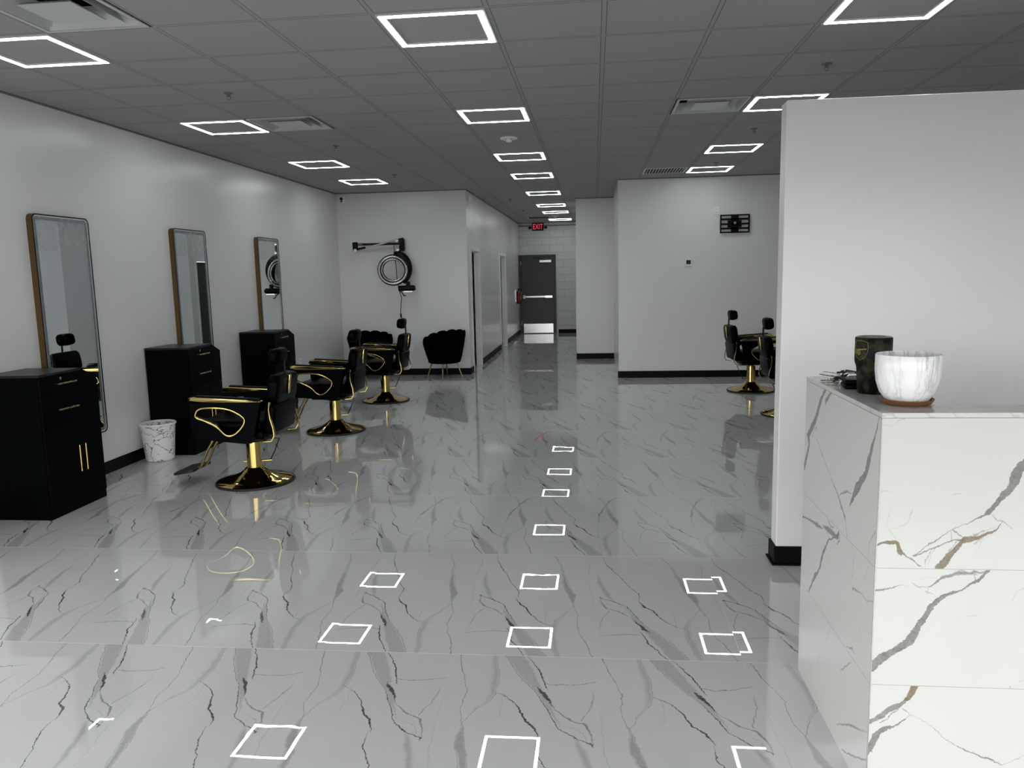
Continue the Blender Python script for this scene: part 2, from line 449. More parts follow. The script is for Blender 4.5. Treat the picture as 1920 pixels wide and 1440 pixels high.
SIDE_V = [
    ([(0.555, 1.192), (0.605, 1.152), (0.654, 1.077), (0.709, 1.027), (0.756, 0.988), (0.742, 0.951), (0.786, 0.87), (0.814, 0.827)],
     [.006, .012, .012, .016, .020, .010, .014, .008], .72, .003),
    ([(0.484, 1.192), (0.55, 1.150)], [.005, .012], .7, .003),
    ([(0.65, 1.039), (0.646, 1.0), (0.564, 0.952), (0.468, 0.905), (0.362, 0.856), (0.327, 0.83), (0.285, 0.803), (0.264, 0.754)],
     [.003, .002, .003, .002, .005, .006, .004, .002], .7, .003),
    ([(0.019, 1.19), (0.053, 1.122), (0.084, 1.061), (0.104, 1.01), (0.177, 0.943), (0.246, 0.86)], [.003, .006, .013, .012, .018, .003], .75, .002),
    ([(0.362, 0.861), (0.302, 0.891), (0.231, 0.905)], [.002, .006, .002], .6, .003),
    ([(0.816, 0.644), (0.689, 0.667), (0.592, 0.680), (0.52, 0.69)], [.006, .005, .009, .002], .7, .003),
    ([(0.53, 0.70), (0.466, 0.705), (0.348, 0.715)], [.004, .014, .008], .7, .004),
    ([(0.348, 0.736), (0.362, 0.715), (0.459, 0.67), (0.523, 0.592), (0.553, 0.524), (0.602, 0.482), (0.688, 0.379)],
     [.006, .006, .005, .009, .006, .009, .005], .75, .003),
    ([(0.5, 0.711), (0.506, 0.687), (0.451, 0.673)], .003, .6, .003),
    ([(0.009, 0.855), (0.059, 0.801), (0.06, 0.754)], .0025, .6, .003),
    ([(0.218, 0.745), (0.185, 0.717), (0.197, 0.633)], .0025, .55, .003),
    ([(0.187, 0.603), (0.116, 0.618), (0.06, 0.618), (0.0, 0.640)], [.006, .004, .003, .003], .55, .004),
    ([(0.226, 0.385), (0.171, 0.407), (0.129, 0.4)], [.002, .005, .001], .55, .003),
    ([(0.395, 0.373), (0.484, 0.25), (0.547, 0.162)], .0018, .5, .003),
    ([(0.29, 0.071), (0.155, 0.151), (0.077, 0.184), (0.0, 0.22)], [.003, .006, .004, .002], .6, .004),
    ([(0.179, 0.355), (0.273, 0.276)], .004, .5, .004),
    ([(0.227, 0.017), (0.117, 0.064), (0.0, 0.13)], .004, .6, .003),
    ([(0.611, 0.135), (0.607, 0.01)], .0018, .55, .003),
    ([(0.109, 0.509), (0.115, 0.45)], .0018, .55, .003),
    ([(0.16, 1.06), (0.17, 1.1), (0.13, 1.15)], .0012, .3, .004),
    ([(0.35, 0.735), (0.33, 0.715), (0.36, 0.69)], .004, .65, .003),
    ([(0.47, 0.735), (0.44, 0.725), (0.40, 0.735)], .005, .55, .004),
    ([(0.70, 0.99), (0.67, 1.03), (0.65, 1.05)], .0022, .7, .003),
    ([(0.30, 0.83), (0.31, 0.79), (0.30, 0.76)], .0016, .5, .003),
    ([(0.42, 0.60), (0.38, 0.605), (0.34, 0.60)], .0014, .4, .004),
    ([(0.10, 0.66), (0.07, 0.70), (0.06, 0.73)], .0016, .5, .003),
    ([(0.36, 1.08), (0.34, 1.05)], .002, .3, .004),
    ([(0.78, 1.13), (0.74, 1.125)], .002, .4, .004),
]

# ------------------------------------------------------------------ other materials
def wall_mat():
    m, nt, b = new_mat('white_satin_wall_paint')
    k = NB(nt)
    geo = nt.nodes.new('ShaderNodeNewGeometry')
    pos = geo.outputs['Position']
    n = k.noise(pos, 0.8, 2)
    nt.links.new(k.mix(n, (0.79, 0.795, 0.79), (0.82, 0.825, 0.82)), b.inputs['Base Color'])
    bp = nt.nodes.new('ShaderNodeBump')
    bp.inputs['Strength'].default_value = 0.10
    bp.inputs['Distance'].default_value = 0.002
    nt.links.new(k.noise(pos, 160, 2), bp.inputs['Height'])
    nt.links.new(bp.outputs[0], b.inputs['Normal'])
    setp(b, rough=0.27, spec=0.5)
    return m

def block_wall_mat():
    m, nt, b = new_mat('painted_block_wall')
    k = NB(nt)
    geo = nt.nodes.new('ShaderNodeNewGeometry')
    x, y, z = k.sep(geo.outputs['Position'])[:3]
    br = nt.nodes.new('ShaderNodeTexBrick')
    br.inputs['Scale'].default_value = 1
    br.inputs['Brick Width'].default_value = 0.4
    br.inputs['Row Height'].default_value = 0.2
    br.inputs['Mortar Size'].default_value = 0.006
    br.inputs['Color1'].default_value = (0.70, 0.71, 0.715, 1)
    br.inputs['Color2'].default_value = (0.68, 0.69, 0.695, 1)
    br.inputs['Mortar'].default_value = (0.55, 0.56, 0.565, 1)
    nt.links.new(k.xyz(x, z, 0.0), br.inputs['Vector'])
    nt.links.new(br.outputs[0], b.inputs['Base Color'])
    bp = nt.nodes.new('ShaderNodeBump')
    bp.invert = True
    bp.inputs['Distance'].default_value = 0.004
    nt.links.new(br.outputs['Fac'], bp.inputs['Height'])
    nt.links.new(bp.outputs[0], b.inputs['Normal'])
    setp(b, rough=0.4)
    return m

def ceiling_mat():
    m, nt, b = new_mat('lay_in_ceiling_tile')
    k = NB(nt)
    geo = nt.nodes.new('ShaderNodeNewGeometry')
    pos = geo.outputs['Position']
    x, y, z = k.sep(pos)[:3]
    def dist(c, o):
        a = k.m('DIVIDE', k.m('SUBTRACT', c, o), G)
        a = k.m('SUBTRACT', a, k.m('FLOOR', a))
        return k.m('MULTIPLY', k.m('MINIMUM', a, k.m('SUBTRACT', 1.0, a)), G)
    d = k.m('MINIMUM', dist(x, GX), dist(y, GY))
    bar = k.m('LESS_THAN', d, 0.012)
    gap = k.m('MULTIPLY', k.m('GREATER_THAN', d, 0.012), k.m('LESS_THAN', d, 0.0155))
    n = k.noise(pos, 220, 3, 0.7)
    n2 = k.noise(pos, 0.9, 2)
    # each tile a slightly different shade
    wn_ = nt.nodes.new('ShaderNodeTexWhiteNoise')
    fx_ = k.m('FLOOR', k.m('DIVIDE', k.m('SUBTRACT', x, GX), G))
    fy_ = k.m('FLOOR', k.m('DIVIDE', k.m('SUBTRACT', y, GY), G))
    nt.links.new(k.xyz(fx_, fy_, 0.0), wn_.inputs['Vector'])
    sh = k.m('MULTIPLY_ADD', wn_.outputs['Value'], 0.5, k.m('MULTIPLY', n2, 0.5))
    tile = k.mix(sh, (0.375, 0.385, 0.37), (0.42, 0.425, 0.41))
    col = k.mix(bar, tile, (0.37, 0.38, 0.37))
    col = k.mix(gap, col, (0.12, 0.10, 0.10))
    nt.links.new(col, b.inputs['Base Color'])
    bp = nt.nodes.new('ShaderNodeBump')
    bp.inputs['Strength'].default_value = 0.4
    bp.inputs['Distance'].default_value = 0.004
    h = k.m('ADD', k.m('MULTIPLY', n, 0.25), k.m('MULTIPLY', gap, -1.0))
    nt.links.new(h, bp.inputs['Height'])
    nt.links.new(bp.outputs[0], b.inputs['Normal'])
    setp(b, rough=0.8, spec=0.2)
    return m

def led_mat():
    m, nt, b = new_mat('lit_led_strip')
    setp(b, col=(0.9, 0.9, 0.9), rough=0.5, ecol=(0.95, 0.98, 1.0), estr=LED)
    return m

def camo_mat():
    m, nt, b = new_mat('dark_camouflage_coating')
    k = NB(nt)
    t = nt.nodes.new('ShaderNodeTexCoord')
    p = t.outputs['Object']
    n = k.noise(p, 22, 3, 0.6)
    n2 = k.noise(p, 60, 2, 0.6)
    f = k.m('MULTIPLY', k.m('SUBTRACT', n, 0.48), 9.0, clamp=True)
    c = k.mix(f, (0.004, 0.004, 0.0035), (0.030, 0.025, 0.012))
    c = k.mix(k.m('MULTIPLY', k.m('GREATER_THAN', n2, 0.62), 0.7), c, (0.05, 0.042, 0.02))
    nt.links.new(c, b.inputs['Base Color'])
    setp(b, rough=0.4, spec=0.1)
    return m

def film_mat():
    m, nt, b = new_mat('clear_packing_film')
    k = NB(nt)
    N = nt.nodes
    N.remove(b)
    out = N['Material Output']
    t = N.new('ShaderNodeTexCoord')
    tr = N.new('ShaderNodeBsdfTransparent')
    gl = N.new('ShaderNodeBsdfGlossy')
    gl.inputs['Roughness'].default_value = 0.22
    gl.inputs['Color'].default_value = (0.9, 0.92, 0.93, 1)
    mx = N.new('ShaderNodeMixShader')
    n = k.noise(t.outputs['Object'], 18, 4, 0.7)
    f = k.m('MULTIPLY', k.m('SUBTRACT', n, 0.50), 1.6, clamp=True)
    f = k.m('MULTIPLY_ADD', f, 1.1, 0.07, clamp=True)
    nt.links.new(f, mx.inputs[0])
    nt.links.new(tr.outputs[0], mx.inputs[1])
    nt.links.new(gl.outputs[0], mx.inputs[2])
    bp = N.new('ShaderNodeBump')
    bp.inputs['Strength'].default_value = 0.6
    bp.inputs['Distance'].default_value = 0.01
    nt.links.new(k.noise(t.outputs['Object'], 25, 3, 0.7), bp.inputs['Height'])
    nt.links.new(bp.outputs[0], gl.inputs['Normal'])
    nt.links.new(mx.outputs[0], out.inputs[0])
    return m

M = dict(
    floor=marble_floor(), wall=wall_mat(), block=block_wall_mat(), ceil=ceiling_mat(), led=led_mat(),
    front=marble_panel('marble_tile_desk_front', 0, 0.82, FRONT_V, FRONT_B, (0.745, 0.378)),
    side=marble_panel('marble_tile_desk_side', 1, 2.302, SIDE_V, [], (0.745, 0.378)),
    top=marble_noise('marble_slab_counter', (0.57, 0.57, 0.55), (0.30, 0.29, 0.27), 5, 0.12, 0.018, (1, 2.2, 1)),
    bin=marble_noise('marble_print_plastic', (0.90, 0.90, 0.89), (0.008, 0.008, 0.008), 9, 0.3, 0.022, strength=1.0, patch=0.9),
    pot=marble_noise('marbled_glaze', (0.84, 0.84, 0.85), (0.10, 0.10, 0.12), 24, 0.2, 0.055, (1, 1, 0.16), (0.25, 0.07, 0.04), strength=0.6),
    base=simple('black_vinyl_baseboard', (0.0025, 0.0025, 0.003), 0.5, spec=0.12),
    black=simple('black_satin_laminate', (0.0008, 0.0016, 0.0018), 0.36, spec=0.04),
    blacktop=simple('black_laminate_top', (0.010, 0.010, 0.0105), 0.35, spec=0.3),
    vinyl=simple('black_leatherette', (0.0006, 0.0009, 0.0016), 0.34, bump=0.25, bscale=260, spec=0.035),
    velvet=simple('black_velvet', (0.0008, 0.0008, 0.001), 0.9, spec=0.03),
    gold=simple('polished_gold', (0.56, 0.42, 0.15), 0.09, 1.0, 0.03, 12),
    goldb=simple('brushed_gold', (0.42, 0.33, 0.18), 0.28, 1.0),
    bronze=simple('bronze_mirror_frame', (0.13, 0.075, 0.022), 0.38, 0.5),
    blackm=simple('black_metal', (0.003, 0.003, 0.0035), 0.35, spec=0.2),
    rubber=simple('black_rubber', (0.006, 0.006, 0.006), 0.6),
    chrome=simple('chrome', (0.50, 0.50, 0.50), 0.14, 1.0, 0.04),
    steel=simple('brushed_steel', (0.50, 0.50, 0.49), 0.24, 1.0, 0.01),
    mirror=simple('mirror_glass', (0.72, 0.77, 0.78), 0.0, 1.0, 0.0),
    frost=simple('frosted_mirror_band', (0.22, 0.25, 0.27), 0.35, 0.6),
    diff=simple('milky_light_band', (0.72, 0.75, 0.76), 0.35),
    film=film_mat(),
    whitep=simple('white_plastic', (0.90, 0.90, 0.89), 0.35),
    whitem=simple('white_painted_metal', (0.62, 0.63, 0.63), 0.35),
    trim=simple('white_trim_paint', (0.88, 0.88, 0.87), 0.3),
    grey=simple('grey_plastic', (0.16, 0.16, 0.16), 0.4),
    door=simple('charcoal_door_paint', (0.030, 0.034, 0.037), 0.42),
    doorf=simple('black_door_frame_paint', (0.010, 0.011, 0.012), 0.4),
    wdoor=simple('white_door_paint', (0.68, 0.69, 0.69), 0.35),
    dark=simple('dark_void_paint', (0.02, 0.02, 0.02), 0.8),
    keym=simple('worn_key_metal', (0.16, 0.155, 0.145), 0.42, 1.0), red=simple('red_enamel', (0.16, 0.008, 0.008), 0.3),
    camo=camo_mat(), olive=simple('olive_green_print', (0.16, 0.17, 0.045), 0.45),
    terra=simple('copper_brown_glaze', (0.20, 0.085, 0.03), 0.3, 0.2, 0.01),
    asphalt=simple('parking_lot_asphalt', (0.12, 0.12, 0.12), 0.8),
    copper=simple('aged_brass', (0.35, 0.28, 0.18), 0.35, 0.9),
)
M['redlit'], _nt, _b = new_mat('lit_red_letters')
setp(_b, col=(0.4, 0.02, 0.03), ecol=(1.0, 0.06, 0.12), estr=0.75)

# ------------------------------------------------------------------ mesh helpers
class MB:
    def __init__(s):
        s.bm = bmesh.new()
    def box(s, x0, x1, y0, y1, z0, z1, mat=None, bevel=0.0, seg=2):
        b = bmesh.new()
        bmesh.ops.create_cube(b, size=1)
        for v in b.verts:
            v.co = Vector(((x0 + x1) / 2 + v.co.x * (x1 - x0), (y0 + y1) / 2 + v.co.y * (y1 - y0), (z0 + z1) / 2 + v.co.z * (z1 - z0)))
        if bevel:
            bmesh.ops.bevel(b, geom=b.edges[:], offset=bevel, segments=seg, affect='EDGES', profile=0.5)
        return s.add(b, mat)
    def add(s, b, mat=None):
        if mat is not None: b.transform(mat)
        me = bpy.data.meshes.new('tmp')
        b.to_mesh(me)
        b.free()
        s.bm.from_mesh(me)
        bpy.data.meshes.remove(me)
        return s
    def lathe(s, prof, n=32, mat=None, cap=True):
        b = bmesh.new()
        rings = []
        for r_, z in prof:
            if r_ < 1e-5:
                rings.append([b.verts.new((0, 0, z))])
            else:
                rings.append([b.verts.new((r_ * math.cos(2 * PI * i / n), r_ * math.sin(2 * PI * i / n), z)) for i in range(n)])
        for A, B in zip(rings, rings[1:]):
            for i in range(n):
                j = (i + 1) % n
                if len(A) == 1 and len(B) > 1: b.faces.new((A[0], B[j], B[i]))
                elif len(B) == 1 and len(A) > 1: b.faces.new((A[i], A[j], B[0]))
                elif len(A) > 1: b.faces.new((A[i], A[j], B[j], B[i]))
        if cap:
            if len(rings[0]) > 1: b.faces.new(list(reversed(rings[0])))
            if len(rings[-1]) > 1: b.faces.new(rings[-1])
        bmesh.ops.recalc_face_normals(b, faces=b.faces[:])
        return s.add(b, mat)
    def tube(s, pts, r_, n=10, closed=False, flat=None):
        """sweep; flat=(width,height) for a rectangular-ish bar, else round radius r_"""
        b = bmesh.new()
        P = [Vector(p) for p in pts]
        m = len(P)
        up = Vector((0, 0, 1))
        prev = None
        rings = []
        for i in range(m):
            if closed: t = (P[(i + 1) % m] - P[i - 1]).normalized()
            else: t = (P[min(i + 1, m - 1)] - P[max(i - 1, 0)]).normalized()
            if prev is None:
                a = up if abs(t.dot(up)) < 0.9 else Vector((0, 1, 0))
                nrm = (a - t * a.dot(t)).normalized()
            else:
                nrm = (prev - t * prev.dot(t)).normalized()
            prev = nrm
            bi = t.cross(nrm)
            rad = r_[i] if isinstance(r_, (list, tuple)) else r_
            ring = []
            for j in range(n):
                a = 2 * PI * (j + 0.5) / n
                if flat:
                    ca, sa = math.cos(a), math.sin(a)
                    q = 0.35
                    x_ = flat[0] / 2 * math.copysign(abs(ca) ** q, ca)
                    y_ = flat[1] / 2 * math.copysign(abs(sa) ** q, sa)
                    ring.append(b.verts.new(P[i] + bi * x_ + nrm * y_))
                else:
                    ring.append(b.verts.new(P[i] + bi * math.cos(a) * rad + nrm * math.sin(a) * rad))
            rings.append(ring)
        rng = range(m) if closed else range(m - 1)
        for i in rng:
            A, B = rings[i], rings[(i + 1) % m]
            for j in range(n):
                q = (j + 1) % n
                b.faces.new((A[j], A[q], B[q], B[j]))
        if not closed:
            b.faces.new(list(reversed(rings[0])))
            b.faces.new(rings[-1])
        bmesh.ops.recalc_face_normals(b, faces=b.faces[:])
        return s.add(b)
    def prism(s, poly, a, b_, axis='y', mat=None, bevel=0.0):
        """poly of 2-D points extruded between a and b_ along axis (y: poly is x,z; x: poly is y,z; z: poly is x,y)"""
        b = bmesh.new()
        def P(p, t):
            return {'y': (p[0], t, p[1]), 'x': (t, p[0], p[1]), 'z': (p[0], p[1], t)}[axis]
        A = [b.verts.new(P(p, a)) for p in poly]
        B = [b.verts.new(P(p, b_)) for p in poly]
        n = len(poly)
        b.faces.new(A)
        b.faces.new(list(reversed(B)))
        for i in range(n):
            j = (i + 1) % n
            b.faces.new((A[i], A[j], B[j], B[i]))
        bmesh.ops.recalc_face_normals(b, faces=b.faces[:])
        if bevel:
            bmesh.ops.bevel(b, geom=b.edges[:], offset=bevel, segments=2, affect='EDGES', profile=0.5)
        return s.add(b, mat)
    def ring_plate(s, outer, inner, a, b_, axis='y'):
        """plate with a hole; outer and inner loops have the same number of points"""
        b = bmesh.new()
        def P(p, t):
            return {'y': (p[0], t, p[1]), 'x': (t, p[0], p[1]), 'z': (p[0], p[1], t)}[axis]
        L = [[b.verts.new(P(p, t)) for p in loop] for t in (a, b_) for loop in (outer, inner)]
        n = len(outer)
        for i in range(n):
            j = (i + 1) % n
            b.faces.new((L[0][i], L[0][j], L[1][j], L[1][i]))
            b.faces.new((L[2][i], L[3][i], L[3][j], L[2][j]))
            b.faces.new((L[0][i], L[2][i], L[2][j], L[0][j]))
            b.faces.new((L[1][i], L[1][j], L[3][j], L[3][i]))
        bmesh.ops.recalc_face_normals(b, faces=b.faces[:])
        return s.add(b)
    def build(s, name, mat, parent=None, smooth=None, loc=None, sub=0):
        me = bpy.data.meshes.new(name)
        s.bm.to_mesh(me)
        s.bm.free()
        o = bpy.data.objects.new(name, me)
        C.objects.link(o)
        me.materials.append(mat if not isinstance(mat, str) else M[mat])
        if smooth is not None:
            for p in me.polygons: p.use_smooth = True
            if smooth < 180:
                me.set_sharp_from_angle(angle=R(smooth))
        if sub:
            md = o.modifiers.new('sub', 'SUBSURF')
            md.levels = sub
            md.render_levels = sub
        if parent is not None: o.parent = parent
        if loc is not None: o.location = loc
        return o

def tag(o, label=None, cat=None, group=None, kind=None):
    if label: o['label'] = label
    if cat: o['category'] = cat
    if group: o['group'] = group
    if kind: o['kind'] = kind
    return o

def empty(name, loc, rz=0):
    o = bpy.data.objects.new(name, None)
    C.objects.link(o)
    o.location = loc
    o.rotation_euler = (0, 0, rz)
    o.empty_display_size = 0.1
    return o

KIDS = {}
def copy_tree(o, parent=None):
    c = o.copy()
    C.objects.link(c)
    c.parent = parent
    for ch in list(o.children):
        copy_tree(ch, c)
    return c

def struct(o):
    o['kind'] = 'structure'
    return o

def bx(name, mat, x0, x1, y0, y1, z0, z1, parent=None, bevel=0.0):
    return MB().box(x0, x1, y0, y1, z0, z1, bevel=bevel).build(name, mat, parent)

def rounded(x0, x1, z0, z1, r_, n=6):
    pts = []
    for cx, cz, a0 in ((x1 - r_, z1 - r_, 0), (x0 + r_, z1 - r_, 90), (x0 + r_, z0 + r_, 180), (x1 - r_, z0 + r_, 270)):
        for i in range(n + 1):
            a = R(a0 + 90 * i / n)
            pts.append((cx + r_ * math.cos(a), cz + r_ * math.sin(a)))
    return pts

def smooth_loop(P, n=48):
    """closed Catmull-Rom through 2-D points"""
    out = []
    m = len(P)
    per = n // m + 1
    for i in range(m):
        p0, p1, p2, p3 = P[i - 1], P[i], P[(i + 1) % m], P[(i + 2) % m]
        for j in range(per):
            t = j / per
            out.append(tuple(0.5 * ((2 * p1[c]) + (-p0[c] + p2[c]) * t + (2 * p0[c] - 5 * p1[c] + 4 * p2[c] - p3[c]) * t * t + (-p0[c] + 3 * p1[c] - 3 * p2[c] + p3[c]) * t ** 3) for c in (0, 1)))
    return out

def cast(loop, c, target):
    """for each point of loop, the point where the ray c->p meets the closed polygon target"""
    out = []
    for p in loop:
        d = Vector((p[0] - c[0], p[1] - c[1])).normalized()
        best = None
        for i in range(len(target)):
            a = Vector(target[i]); b = Vector(target[(i + 1) % len(target)])
            e = b - a
            den = d.x * e.y - d.y * e.x
            if abs(den) < 1e-9: continue
            ac = a - Vector(c)
            t = (ac.x * e.y - ac.y * e.x) / den
            q = (ac.x * d.y - ac.y * d.x) / den
            if t > 0 and -1e-6 <= q <= 1 + 1e-6 and (best is None or t > best): best = t
        out.append((c[0] + d.x * best, c[1] + d.y * best))
    return out

# ------------------------------------------------------------------ the room shell
T = 0.15
struct(bx('floor', M['floor'], XL - T, XR + T, YF - T, YE + T, -0.1, 0))
VENTS = [(-5, -2), (-5, 3), (1, 3)]
cbm = bmesh.new()
i0, i1 = -8, 8
j0, j1 = -12, 29
grid = {}
def gv(i, j):
    if (i, j) not in grid: grid[i, j] = cbm.verts.new((GX + i * G, GY + j * G, CEIL))
    return grid[i, j]
for i in range(i0, i1):
    for j in range(j0, j1):
        if (i, j) in VENTS: continue
        cbm.faces.new((gv(i, j), gv(i, j + 1), gv(i + 1, j + 1), gv(i + 1, j)))
struct(MB().add(cbm).build('ceiling', M['ceil']))
struct(bx('roof', M['dark'], GX + i0 * G, GX + i1 * G, GY + j0 * G, GY + j1 * G, CEIL + 0.45, CEIL + 0.6))
pm = MB()
for i, j in VENTS:
    x0_, x1_, y0_, y1_ = GX + i * G + 0.014, GX + (i + 1) * G - 0.014, GY + j * G + 0.014, GY + (j + 1) * G - 0.014
    pm.box(x0_ - 0.01, x1_ + 0.01, y0_ - 0.01, y1_ + 0.01, CEIL + 0.16, CEIL + 0.17)
    pm.box(x0_ - 0.012, x0_ - 0.002, y0_, y1_, CEIL + 0.001, CEIL + 0.16)
    pm.box(x1_ + 0.002, x1_ + 0.012, y0_, y1_, CEIL + 0.001, CEIL + 0.16)
    pm.box(x0_, x1_, y0_ - 0.012, y0_ - 0.002, CEIL + 0.001, CEIL + 0.16)
    pm.box(x0_, x1_, y1_ + 0.002, y1_ + 0.012, CEIL + 0.001, CEIL + 0.16)
struct(pm.build('ceiling_duct_boxes', M['dark']))
wlft = MB()
wlft.box(XL - T, XL, 3.1, YB + T, 0, CEIL)
wlft.box(XL - T, XL, YF - T, -0.4, 0, CEIL)
wlft.box(XL - T, XL, -0.4, 3.1, 2.25, CEIL)
wlft.box(XL - T, XL, -0.4, 3.1, 0, 0.1)
struct(wlft.build('wall_left', M['wall']))
w2 = MB()
for y in (0.75, 1.9): w2.box(XL - 0.11, XL - 0.04, y - 0.025, y + 0.025, 0.1, 2.25)
w2.box(XL - 0.11, XL - 0.04, -0.4, 3.1, 1.95, 2.0)
struct(w2.build('window_2', M['blackm']))
struct(bx('wall_back_left', M['wall'], XL, XC, YB, YB + T, 0, CEIL))
struct(bx('wall_right', M['wall'], XR, XR + T, YF - T, YQ + T, 0, CEIL))
struct(bx('wall_back_right', M['wall'], XQ, XR, YQ, YQ + T, 0, CEIL))
struct(bx('wall_recess_side', M['wall'], XQ, XQ + T, YQ + T, YP + T, 0, CEIL))
struct(bx('wall_recess_back', M['wall'], XP, XQ, YP, YP + 0.12, 0, CEIL))
wr = MB()
wr.box(XP, XP + 0.09, YP + 0.12, D4[0], 0, CEIL)
wr.box(XP, XP + 0.09, D4[1], YE, 0, CEIL)
wr.box(XP, XP + 0.09, D4[0], D4[1], DH, CEIL)
struct(wr.build('wall_corridor_right', M['wall']))
struct(bx('wall_corridor_end', M['block'], XC - T, XP + T, YE, YE + T, 0, CEIL))
# corridor left wall with two door openings
D1 = (13.10, 14.02)
D2 = (17.15, 18.20)
wc = MB()
wc.box(XC - 0.09, XC, YB + T, D1[0], 0, CEIL)
wc.box(XC - 0.09, XC, D1[1], D2[0], 0, CEIL)
wc.box(XC - 0.09, XC, D2[1], YE, 0, CEIL)
wc.box(XC - 0.09, XC, D1[0], D1[1], DH, CEIL)
wc.box(XC - 0.09, XC, D2[0], D2[1], DH, CEIL)
struct(wc.build('wall_corridor_left', M['wall']))
sr = MB()
sr.box(XC - 1.9, XC - 1.8, YB + T, 19.2, 0, CEIL)
sr.box(XC - 1.8, XC - T, 19.1, 19.2, 0, CEIL)
sr.box(XC - 1.8, XC - T, 15.5, 15.6, 0, CEIL)
struct(sr.build('wall_side_rooms', M['wall']))
# front wall: shop front opening behind the camera
wf = MB()
wf.box(XL, XR, YF - T, YF, 2.25, CEIL)
wf.box(XL, XR, YF - T, YF, 0, 0.1)
wf.box(XL, XL + 0.3, YF - T, YF, 0.1, 2.25)
wf.box(XR - 0.3, XR, YF - T, YF, 0.1, 2.25)
struct(wf.build('wall_front', M['wall']))
wm = MB()
for x in (-2.6, -1.3, 0.0, 1.3, 2.6):
    wm.box(x - 0.025, x + 0.025, YF - 0.11, YF - 0.04, 0.1, 2.25)
wm.box(XL + 0.3, XR - 0.3, YF - 0.11, YF - 0.04, 1.95, 2.0)
struct(wm.build('window_1', M['blackm']))
struct(bx('ground', M['asphalt'], -40, 40, -40, 30, -0.30, -0.12))

# partition beside the desk
PX = 0.99
PY0, PY1, PZ = 4.28, 4.40, 2.478
struct(MB().box(PX, XR, PY0, PY1, 0, PZ, bevel=0.004, seg=1).build('wall_partition', M['wall']))
bt = 0.012
struct(MB().box(PX - bt, XR, PY0 - bt, PY1 + bt, 0, BB, bevel=0.003, seg=1).build('baseboard_partition', M['base']))
toe = MB()
toe.box(PX - bt - 0.012, XR, PY0 - bt - 0.012, PY1 + bt + 0.012, 0, 0.010, bevel=0.003, seg=1)
struct(toe.build('trim_1', M['base']))

def baseb(name, x0, x1, y0, y1):
    struct(bx(name, M['base'], x0, x1, y0, y1, 0, BB, bevel=0.002))
baseb('baseboard_left', XL, XL + bt, 3.1, YB)
baseb('baseboard_back_left', XL + bt, XC, YB - bt, YB)
cb = MB()
for a, b_ in ((YB - bt, D1[0] - 0.06), (D1[1] + 0.06, D2[0] - 0.06), (D2[1] + 0.06, YE)):
    cb.box(XC, XC + bt, a, b_, 0, BB)
struct(cb.build('baseboard_corridor_left', M['base']))
baseb('baseboard_corridor_end', -0.98, XP, YE - bt, YE)
baseb('baseboard_recess', XP - bt, XQ, YP - bt, YP)
baseb('baseboard_back_right', XQ - bt, XR, YQ - bt, YQ)
cr2 = MB()
cr2.box(XP - bt, XP, YP, D4[0] - 0.06, 0, BB)
cr2.box(XP - bt, XP, D4[1] + 0.06, YE, 0, BB)
struct(cr2.build('baseboard_corridor_right', M['base']))
baseb('baseboard_right', XR - bt, XR, PY1 + bt, YQ)
# wall angle where walls meet the ceiling
wa = MB()
wa.box(XL, XL + 0.02, YF, YB, CEIL - 0.012, CEIL)
wa.box(XL, XC, YB - 0.02, YB, CEIL - 0.012, CEIL)
wa.box(XC, XC + 0.02, YB, YE, CEIL - 0.012, CEIL)
wa.box(XC, XP, YE - 0.02, YE, CEIL - 0.012, CEIL)
wa.box(XP, XQ, YP - 0.02, YP, CEIL - 0.012, CEIL)
wa.box(XQ, XR, YQ - 0.02, YQ, CEIL - 0.012, CEIL)
struct(wa.build('trim_2', M['grey']))
struct(bx('trim_3', M['grey'], XC + 0.02, XP, YE - 0.035, YE, CEIL - 0.10, CEIL - 0.075))

# ------------------------------------------------------------------ corridor doors
WT = 0.09
def casing(xf, sgn, y0, y1, name):
    """trim round an opening in a wall whose room face is at xf; sgn=+1 when the room lies towards +X"""
    c = MB()
    b_ = lambda a, b2, *r_: c.box(min(a, b2), max(a, b2), *r_)
    t_ = 0.016 * sgn
    d_ = -WT * sgn
    b_(xf, xf + t_, y0 - 0.06, y0, 0, DH + 0.06)
    b_(xf, xf + t_, y1, y1 + 0.06, 0, DH + 0.06)
    b_(xf, xf + t_, y0, y1, DH, DH + 0.06)
    b_(xf + d_, xf, y0, y0 + 0.012, 0, DH)
    b_(xf + d_, xf, y1 - 0.012, y1, 0, DH)
    b_(xf + d_, xf, y0 + 0.012, y1 - 0.012, DH - 0.012, DH)
    return struct(c.build(name, M['trim']))
casing(XC, 1, D1[0], D1[1], 'trim_4')
casing(XC, 1, D2[0], D2[1], 'trim_5')
casing(XP, -1, D4[0], D4[1], 'trim_6')
def leaf(name, y0, y1, ang):
    """white door hinged on its near edge, standing slightly open into the dark side room"""
    e = empty(name, (XC - WT - 0.025, y0 + 0.016, 0), 0)
    e['kind'] = 'structure'
    wdt = y1 - y0 - 0.034
    MB().box(-0.02, 0.02, 0, wdt, 0.008, DH - 0.016, bevel=0.002, seg=1).build('door_panel', M['wdoor'], e)
    h = MB()
    h.lathe([(0, 0), (0.030, 0), (0.030, 0.008), (0.012, 0.010), (0.012, 0.05), (0, 0.05)], 16, Matrix.Translation((0.0201, wdt - 0.065, 0.97)) @ Matrix.Rotation(PI / 2, 4, 'Y'))
    h.tube([(0.062, wdt - 0.055, 0.97), (0.064, wdt - 0.18, 0.97)], 0.011)
    h.build('door_handle', M['blackm'], e, smooth=40)
    e.rotation_euler[2] = ang
    return e
leaf('door_2', D1[0], D1[1], R(9))
leaf('door_3', D2[0], D2[1], R(7))
e4 = empty('door_4', (XP + WT + 0.025, D4[0] + 0.016, 0))
